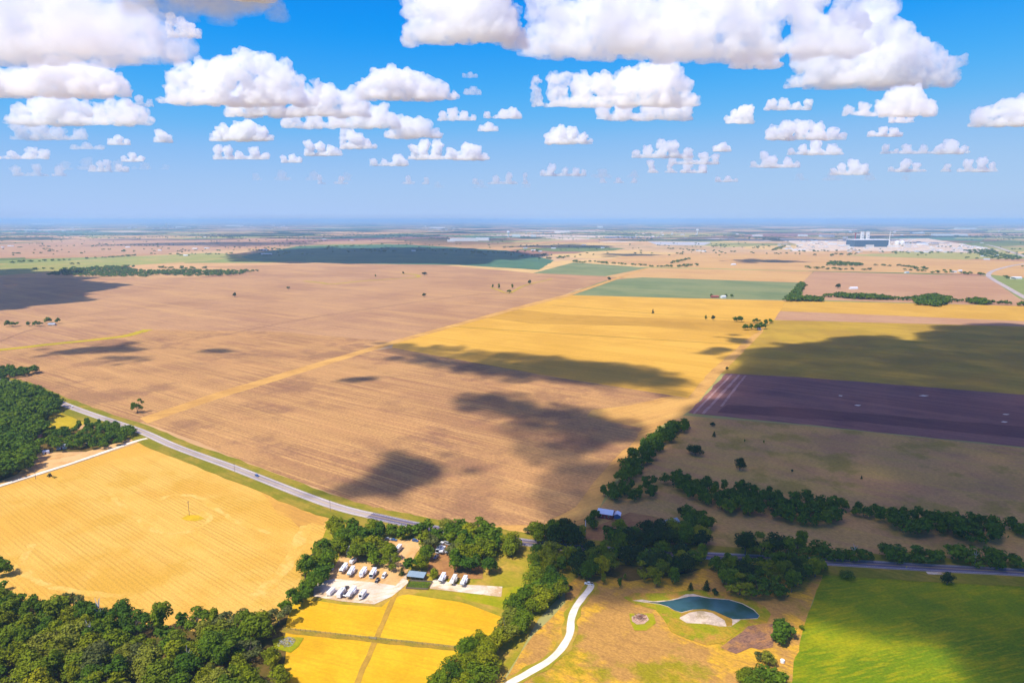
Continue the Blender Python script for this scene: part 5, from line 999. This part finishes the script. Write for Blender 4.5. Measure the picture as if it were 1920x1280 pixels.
CLOUDS = [
 (112, [(-40, 20, 60), (20, -5, 75), (60, 20, 80), (140, 20, 70), (220, 45, 58), (290, 75, 42), (340, 98, 20), (180, 85, 36), (100, 70, 45), (20, 80, 24)], .75, 'huge bright cloud filling the upper left corner of the sky'),
 (28, [(270, -40, 36), (330, -34, 50), (390, -30, 52), (450, -20, 46), (500, 2, 22)], .22, 'grey-bottomed cloud cut by the top edge above a small wisp'),
 (70, [(322, 34, 9), (338, 42, 10), (352, 50, 11), (368, 62, 9)], .5, 'small slanting wisp below the grey-bottomed top cloud'),
 (180, [(-20, 150, 36), (30, 155, 26), (70, 150, 28), (110, 138, 33), (150, 138, 30), (185, 148, 30), (215, 160, 20)], 1.2, 'rounded white cloud at the left edge under the huge one'),
 (234, [(40, 210, 18), (75, 198, 24), (110, 196, 26), (150, 206, 20), (190, 210, 18), (225, 206, 24), (255, 215, 18), (282, 226, 9)], 1, 'long low cloud at the left under the rounded one'),
 (262, [(40, 240, 14), (75, 240, 16), (110, 250, 13), (150, 252, 12)], .5, 'thin grey cloud sheet hanging under the long low cloud'),
 (196, [(325, 148, 18), (350, 138, 22), (380, 135, 26), (420, 132, 28), (465, 122, 26), (490, 125, 24), (520, 138, 26), (555, 155, 16), (590, 155, 9), (380, 165, 18), (410, 172, 18)], 1.1, 'ragged white cloud left of centre with a long tail'),
 (218, [(440, 185, 20), (475, 178, 26), (520, 178, 26), (570, 188, 22), (615, 182, 26), (655, 188, 24), (680, 200, 12)], 1.2, 'broad bank below the ragged cloud left of centre'),
 (240, [(545, 222, 14), (590, 226, 16), (630, 220, 17), (680, 214, 20), (710, 214, 20), (735, 225, 12)], 1, 'lower bank stepping down to the right of centre-left'),
 (258, [(742, 228, 14), (765, 236, 20), (790, 240, 19), (815, 250, 10)], 1.1, 'compact cloud ending the stepped bank above mid-sky'),
 (186, [(688, 165, 17), (715, 150, 22), (745, 152, 24), (775, 152, 22), (805, 164, 18), (830, 168, 15), (850, 178, 7)], 1.3, 'neat oblong cumulus alone right of the stepped bank'),
 (80, [(775, 8, 22), (810, -5, 40), (860, 0, 50), (910, 5, 52), (950, 35, 26), (900, 45, 36)], 1.2, 'bright cloud cut by the top edge at the middle'),
 (104, [(1000, 0, 22), (1030, 20, 32), (1060, 30, 40), (1130, 20, 55), (1200, 35, 55), (1280, 25, 60), (1360, 15, 55), (1440, 5, 48), (1520, -10, 42), (1590, -20, 30), (1220, 70, 32), (1300, 65, 32), (1110, 62, 18)], 1.2, 'largest cloud spreading along the top edge right of centre'),
 (160, [(1515, 95, 28), (1545, 72, 38), (1590, 55, 42), (1630, 35, 38), (1655, 70, 44), (1700, 100, 36), (1740, 118, 26), (1780, 120, 17), (1540, 140, 26), (1600, 130, 36), (1660, 130, 32), (1500, 148, 14)], 1.2, 'towering cloud at the upper right below the largest one'),
 (127, [(1385, 112, 14), (1405, 105, 16), (1430, 105, 17), (1452, 114, 11)], 1, 'small cloud tucked between the two biggest on the right'),
 (200, [(1005, 152, 9), (1040, 150, 15), (1060, 145, 12), (1090, 158, 22), (1130, 158, 24), (1180, 150, 26), (1220, 140, 26), (1250, 140, 28), (1285, 160, 17)], 1.2, 'wide cloud with a pale wisp at its left end right of centre'),
 (224, [(1130, 205, 14), (1170, 202, 18), (1220, 205, 18), (1255, 195, 20), (1285, 200, 15)], 1, 'cloud shelf right under the wide wisped cloud'),
 (217, [(1590, 206, 8), (1620, 202, 11), (1650, 200, 13), (1685, 185, 22), (1708, 182, 24), (1735, 195, 15)], 1.2, 'humped cloud with a long left shoulder at the right'),
 (230, [(1672, 223, 6), (1690, 222, 8), (1706, 224, 6)], .7, 'small flat cloud right under the humped one'),
 (237, [(1830, 220, 13), (1855, 212, 17), (1885, 203, 21), (1915, 205, 24), (1950, 205, 22)], 1.2, 'white cloud cut by the right edge of the picture'),
 (264, [(405, 253, 10), (420, 246, 13), (445, 244, 14), (470, 239, 15), (492, 248, 12), (508, 257, 6)], 1.2, 'small crisp cumulus below the ragged left cloud'),
 (270, [(1032, 256, 10), (1050, 248, 14), (1072, 251, 13), (1092, 258, 9), (1108, 264, 5)], 1.2, 'small crisp cumulus alone below the middle of the sky'),
 (262, [(1448, 248, 12), (1475, 240, 14), (1505, 238, 15), (1535, 242, 14), (1562, 247, 11), (1580, 254, 7)], 1.1, 'oblong bright cloud below the small flat grey strip'),
 (206, [(1445, 196, 10), (1470, 194, 10), (1495, 198, 8), (1515, 193, 8)], .8, 'flat grey strip of cloud right of the wide one'),
 (232, [(1366, 224, 7), (1380, 216, 10), (1395, 208, 11), (1405, 204, 9), (1405, 220, 8)], .8, 'little leaning cloud between the wide one and grey strip'),
 (226, [(830, 216, 8), (848, 210, 10), (870, 215, 9), (888, 220, 6)], .7, 'thin cloud just left of two tiny puffs at mid-sky'),
 (222, [(912, 215, 6), (945, 212, 9), (962, 210, 9), (972, 215, 6)], .8, 'tiny puffy cloud right of the thin one at mid-sky'),
 (246, [(902, 240, 6), (917, 236, 8), (930, 241, 5)], .8, 'tiny cloud beneath the puffy pair at mid-sky'),
 (279, [(645, 246, 7), (658, 252, 10), (673, 260, 11), (688, 268, 8), (702, 274, 5)], 1, 'small slanting cloud under the stepped bank'),
 (299, [(775, 278, 9), (795, 272, 11), (820, 274, 11), (845, 284, 8)], 1, 'small double cloud left half under the compact one'),
 (300, [(855, 290, 8), (875, 278, 12), (892, 282, 12), (910, 292, 6)], 1.1, 'small domed cloud at the right of the double one'),
 (311, [(700, 303, 7), (720, 304, 6), (745, 298, 10), (758, 303, 7)], .9, LOWL),
 (299, [(408, 280, 9), (428, 282, 9), (450, 291, 8), (478, 285, 10), (500, 292, 7)], .8, LOWL), (305, [(532, 297, 6), (548, 295, 7), (562, 298, 5)], .9, LOWL),
 (292, [(580, 272, 9), (600, 275, 10), (622, 281, 9), (636, 285, 5)], 1, LOWL), (272, [(208, 265, 6), (222, 261, 8), (238, 265, 6)], .8, LOWL), (267, [(298, 250, 8), (306, 255, 9), (318, 257, 5)], .8, LOWL),
 (303, [(232, 296, 5), (248, 292, 7), (264, 297, 6)], .8, LOWL), (298, [(-10, 290, 8), (25, 289, 8), (58, 284, 10), (84, 287, 9)], .6, LOWL), (322, [(172, 314, 6), (188, 308, 7), (202, 304, 6)], .4, LOWL), (322, [(222, 312, 6), (236, 317, 6)], .4, LOWL),
 (296, [(1192, 288, 8), (1215, 282, 10), (1240, 272, 11), (1262, 274, 11), (1290, 285, 9)], .8, LOWL), (308, [(1260, 300, 7), (1290, 294, 10), (1320, 292, 9), (1342, 295, 7)], .8, LOWL), (324, [(1220, 306, 7), (1258, 308, 6), (1288, 312, 8), (1318, 315, 8)], .8, LOWL),
 (284, [(1342, 278, 6), (1354, 274, 8), (1365, 278, 5)], 1, LOWL), (290, [(1482, 283, 6), (1505, 278, 8), (1532, 270, 11), (1560, 278, 9), (1572, 282, 5)], 1, LOWL), (314, [(1412, 306, 5), (1432, 290, 8), (1448, 300, 10), (1478, 303, 8), (1495, 308, 6)], .8, LOWL),
 (328, [(1562, 320, 6), (1580, 314, 8), (1602, 307, 10), (1618, 314, 8)], 1, LOWL), (256, [(1635, 250, 6), (1655, 244, 8), (1675, 247, 8), (1688, 251, 4)], 1, LOWL), (288, [(1658, 277, 7), (1680, 283, 5), (1702, 278, 8), (1730, 280, 7), (1760, 278, 8), (1785, 272, 12), (1806, 279, 7)], .9, LOWL),
 (322, [(1670, 317, 5), (1695, 308, 9), (1720, 310, 7), (1775, 312, 6), (1812, 306, 8), (1840, 303, 9), (1862, 309, 6)], .9, LOWL), (330, [(1018, 323, 5), (1035, 316, 8), (1060, 320, 6), (1080, 321, 7), (1095, 322, 5)], .6, LOWL), (345, [(890, 338, 5), (930, 336, 7), (955, 330, 7), (985, 328, 5)], .35, LOWL),
 (345, [(600, 332, 5), (640, 335, 6), (765, 334, 6), (800, 336, 5)], .3, LOWL), (341, [(1345, 336, 5), (1365, 334, 6), (1380, 338, 4)], .6, LOWL), (343, [(1130, 338, 5), (1160, 336, 5), (1190, 338, 5)], .3, LOWL),
 (178, [(875, 171, 6), (888, 168, 7), (898, 172, 5)], .25, 'faint shred of cloud right of the oblong cumulus'), (146, [(870, 141, 4), (882, 139, 5), (892, 142, 4)], .2, 'fainter tiny shred above the other faint shred'),
 (330, [(30, 318, 8), (70, 314, 8), (110, 318, 8)], .25, LOWL), (280, [(140, 278, 7), (165, 274, 8), (190, 278, 7)], .3, LOWL), (318, [(120, 308, 8), (165, 305, 10), (220, 308, 9), (270, 311, 8), (310, 313, 6)], .10, LOWL), (338, [(480, 330, 7), (530, 327, 9), (590, 329, 9), (650, 331, 8)], .10, LOWL), (333, [(1080, 326, 7), (1130, 323, 9), (1190, 326, 7)], .12, LOWL), (338, [(1500, 331, 7), (1560, 328, 9), (1630, 331, 8), (1700, 332, 6)], .10, LOWL), (352, [(820, 346, 6), (900, 344, 8), (990, 347, 6)], .08, LOWL),
 (200, [(240, 190, 6), (262, 186, 8), (280, 192, 6)], .3, 'faint scrap of cloud right of the rounded left one'),
]
for i, (yb, l, d, lab) in enumerate(CLOUDS): cloud(yb, l, d, lab, LOWG if lab is LOWL else None, i, 1800.0 if i in (12, 13, 14) else 1150.0 if i in (17, 18, 24) else CB)
# clouds overhead, out of the picture, whose shadows lie on the fields ---------------------------
def shade_cloud(pf, vox, R, dens, label, seed, extra, base=CB, ragged=True):
    return tag(link('cloud', cloud_mesh(pf, vox, R, base, extra, seed), cmat(dens * 2.6 / R, R * 1.1 if ragged else None)), label, 'cloud')
def shade(blobs, dens, label, seed, base=CB):
    """blobs: (photo x, photo y, radius in metres) of the shadow on the ground -> the cloud up along the sunlight"""
    pf = []; R = 0; rr = random.Random(seed)
    for x, y, r in blobs:
        R = max(R, r); g = G(x, y)
        for k in range(4):
            q = r if k == 0 else r * rr.uniform(.25, .55); d = r * rr.uniform(.7, 2.0); a = rr.uniform(0, 6.28)
            p = g if k == 0 else g + Vector((math.cos(a) * d * 1.4, math.sin(a) * d, 0))
            zc = base + .35 * q; c = p - LDIR * (zc / -LDIR.z); pf.append((Vector((c.x, c.y, zc)), q))
    return shade_cloud(pf, max(6., R / 16), R, dens, label, seed, 4)
def shade_poly(px, spacing, r0, r1, dens, label, seed, base=CB, ragged=True):
    rr = random.Random(seed); pf = []; P = [G(*p) for p in px]
    pts = [(p, rr.uniform(r0, r1)) for p in scatter(px, spacing, seed)]
    for a, b in zip(P, P[1:] + P[:1]):
        n = max(1, int((b - a).length / (spacing * .8))); pts += [(a.lerp(b, (k + rr.random()) / n) + Vector((rr.gauss(0, 1), rr.gauss(0, 1), 0)) * r0 * .5, r0 * rr.uniform(.3, .6)) for k in range(n)]
    for p, r in pts:
        zc = base + .35 * r; c = p - LDIR * (zc / -LDIR.z); pf.append((Vector((c.x, c.y, zc)), r))
    return shade_cloud(pf, r0 / 6, r1, dens, label, seed, 3, base, ragged)
shade([(742, 885, 26), (770, 878, 24), (800, 882, 18), (712, 902, 22), (680, 916, 18), (655, 928, 12), (740, 905, 22), (780, 900, 15), (740, 862, 16), (735, 930, 10), (760, 945, 9)], .9, 'cloud overhead whose shadow darkens the brown field before the road', 301)
shade([(880, 765, 16), (925, 748, 20), (960, 765, 26), (900, 752, 14), (1000, 775, 22), (1040, 782, 26), (1085, 790, 28), (1120, 800, 28), (1150, 812, 24), (1180, 818, 16), (1100, 825, 20), (1040, 835, 12), (1080, 850, 12), (1000, 800, 12), (1120, 835, 14), (1080, 905, 10), (1060, 880, 9), (1090, 925, 10), (1020, 930, 8), (1000, 870, 8), (1095, 880, 10)], .8, 'ragged cloud overhead whose shadow crosses the brown field', 302)
shade([(740, 672, 20), (790, 676, 26), (830, 684, 26), (880, 690, 34), (930, 692, 40), (985, 692, 46), (1040, 690, 50), (1100, 696, 50), (1150, 702, 44), (1200, 708, 38), (1245, 716, 22), (1000, 672, 26), (940, 668, 22), (880, 664, 16), (1120, 712, 30), (1060, 708, 30), (820, 650, 16), (770, 645, 14), (715, 643, 16), (690, 650, 12), (655, 645, 9), (870, 648, 9), (960, 704, 24)], .85, 'long cloud overhead whose shadow bands the golden field', 303)
shade([(640, 714, 11), (665, 712, 16), (695, 710, 14), (720, 700, 8)], .7, 'small cloud overhead shading the field near the dirt track', 304)
shade([(120, 660, 26), (160, 656, 30), (205, 655, 34), (245, 656, 24), (230, 672, 20), (265, 676, 14), (200, 670, 16), (285, 668, 9), (215, 684, 12)], .7, 'thin cloud overhead shading the field beyond the left wood', 305)
shade([(390, 657, 16), (412, 658, 18), (432, 659, 10), (455, 664, 9), (478, 666, 8)], .6, 'small thin cloud overhead shading the left field', 306)
shade_poly([(-400, 500), (0, 509), (60, 511), (105, 514), (120, 522), (95, 528), (150, 534), (176, 539), (150, 547), (110, 552), (85, 566), (40, 574), (-400, 590)], 95, 75, 120, 5, 'cloud overhead shading the far left field', 307)
shade([(1385, 640, 24), (1350, 655, 22), (1330, 662, 18), (1375, 628, 14), (1345, 632, 10)], .8, 'small cloud overhead shading the headland track', 308)
shade_poly([(440, 480), (500, 471), (560, 467), (620, 466), (760, 465), (850, 466), (960, 472), (1005, 480), (960, 486), (900, 487), (880, 496), (780, 492), (740, 494), (640, 493), (480, 489)], 130, 90, 140, 4, 'wide cloud far overhead shading the blue-green fields', 309, 1700.0)
shade_poly([(735, 650), (860, 655), (960, 668), (1080, 680), (1200, 690), (1280, 712), (1265, 738), (1150, 724), (1010, 704), (900, 692), (800, 674)], 38, 22, 34, .36, 'ragged cloud overhead thickening the shadow on the golden field', 320)
shade_poly([(850, 745), (960, 738), (1040, 765), (1130, 775), (1210, 790), (1190, 818), (1120, 845), (1070, 852), (1095, 880), (1080, 930), (1040, 940), (1035, 890), (990, 845), (940, 795), (890, 772)], 30, 15, 25, .28, 'ragged cloud overhead thickening the shadow on the brown field', 321)
shade([(1150, 477, 80), (1180, 478, 110), (1210, 478, 80)], 1, 'small cloud shading a far tan field', 310)
shade([(1410, 489, 90), (1450, 490, 110), (1475, 490, 60)], 1, 'small cloud shading the field short of the factory', 311)
R_ = random.Random(77)
poly = [(1428, 668), (1490, 652), (1560, 650), (1640, 640), (1740, 645), (1760, 625), (1800, 615), (1920, 612), (2150, 640), (2300, 700), (2300, 1100), (2100, 1400), (1940, 1400), (1890, 1280), (1850, 1195), (1765, 1128), (1650, 1090), (1540, 1088), (1495, 1108), (1440, 1118), (1420, 1084), (1300, 1062), (1210, 1052), (1150, 1050), (1090, 1040), (1050, 1020), (1060, 1000), (1110, 990), (1165, 955), (1215, 890), (1290, 800), (1335, 768), (1385, 728)]
shade_poly(poly, 52, 42, 64, .95, 'great cloud overhead whose shadow covers the right side of the fields', 312, CB, False)
# ------------------------------------------------------------------ haze
hm = bpy.data.materials.new('haze'); hm.use_nodes = True; n = hm.node_tree; n.nodes.clear(); ho = n.nodes.new('ShaderNodeOutputMaterial'); pv = n.nodes.new('ShaderNodeVolumePrincipled')
pv.inputs['Color'].default_value = (.42, .70, 1, 1); pv.inputs['Density'].default_value = 5.2e-5; n.links.new(pv.outputs[0], ho.inputs['Volume'])
B = S + 500
hz = raw('haze', [(-B, -3000, -1), (B, -3000, -1), (B, B, -1), (-B, B, -1), (-B, -3000, 262), (B, -3000, 262), (B, B, 262), (-B, B, 262)],
         [(0, 3, 2, 1), (4, 5, 6, 7), (0, 1, 5, 4), (1, 2, 6, 5), (2, 3, 7, 6), (3, 0, 4, 7)], hm)
hz['kind'] = 'stuff'
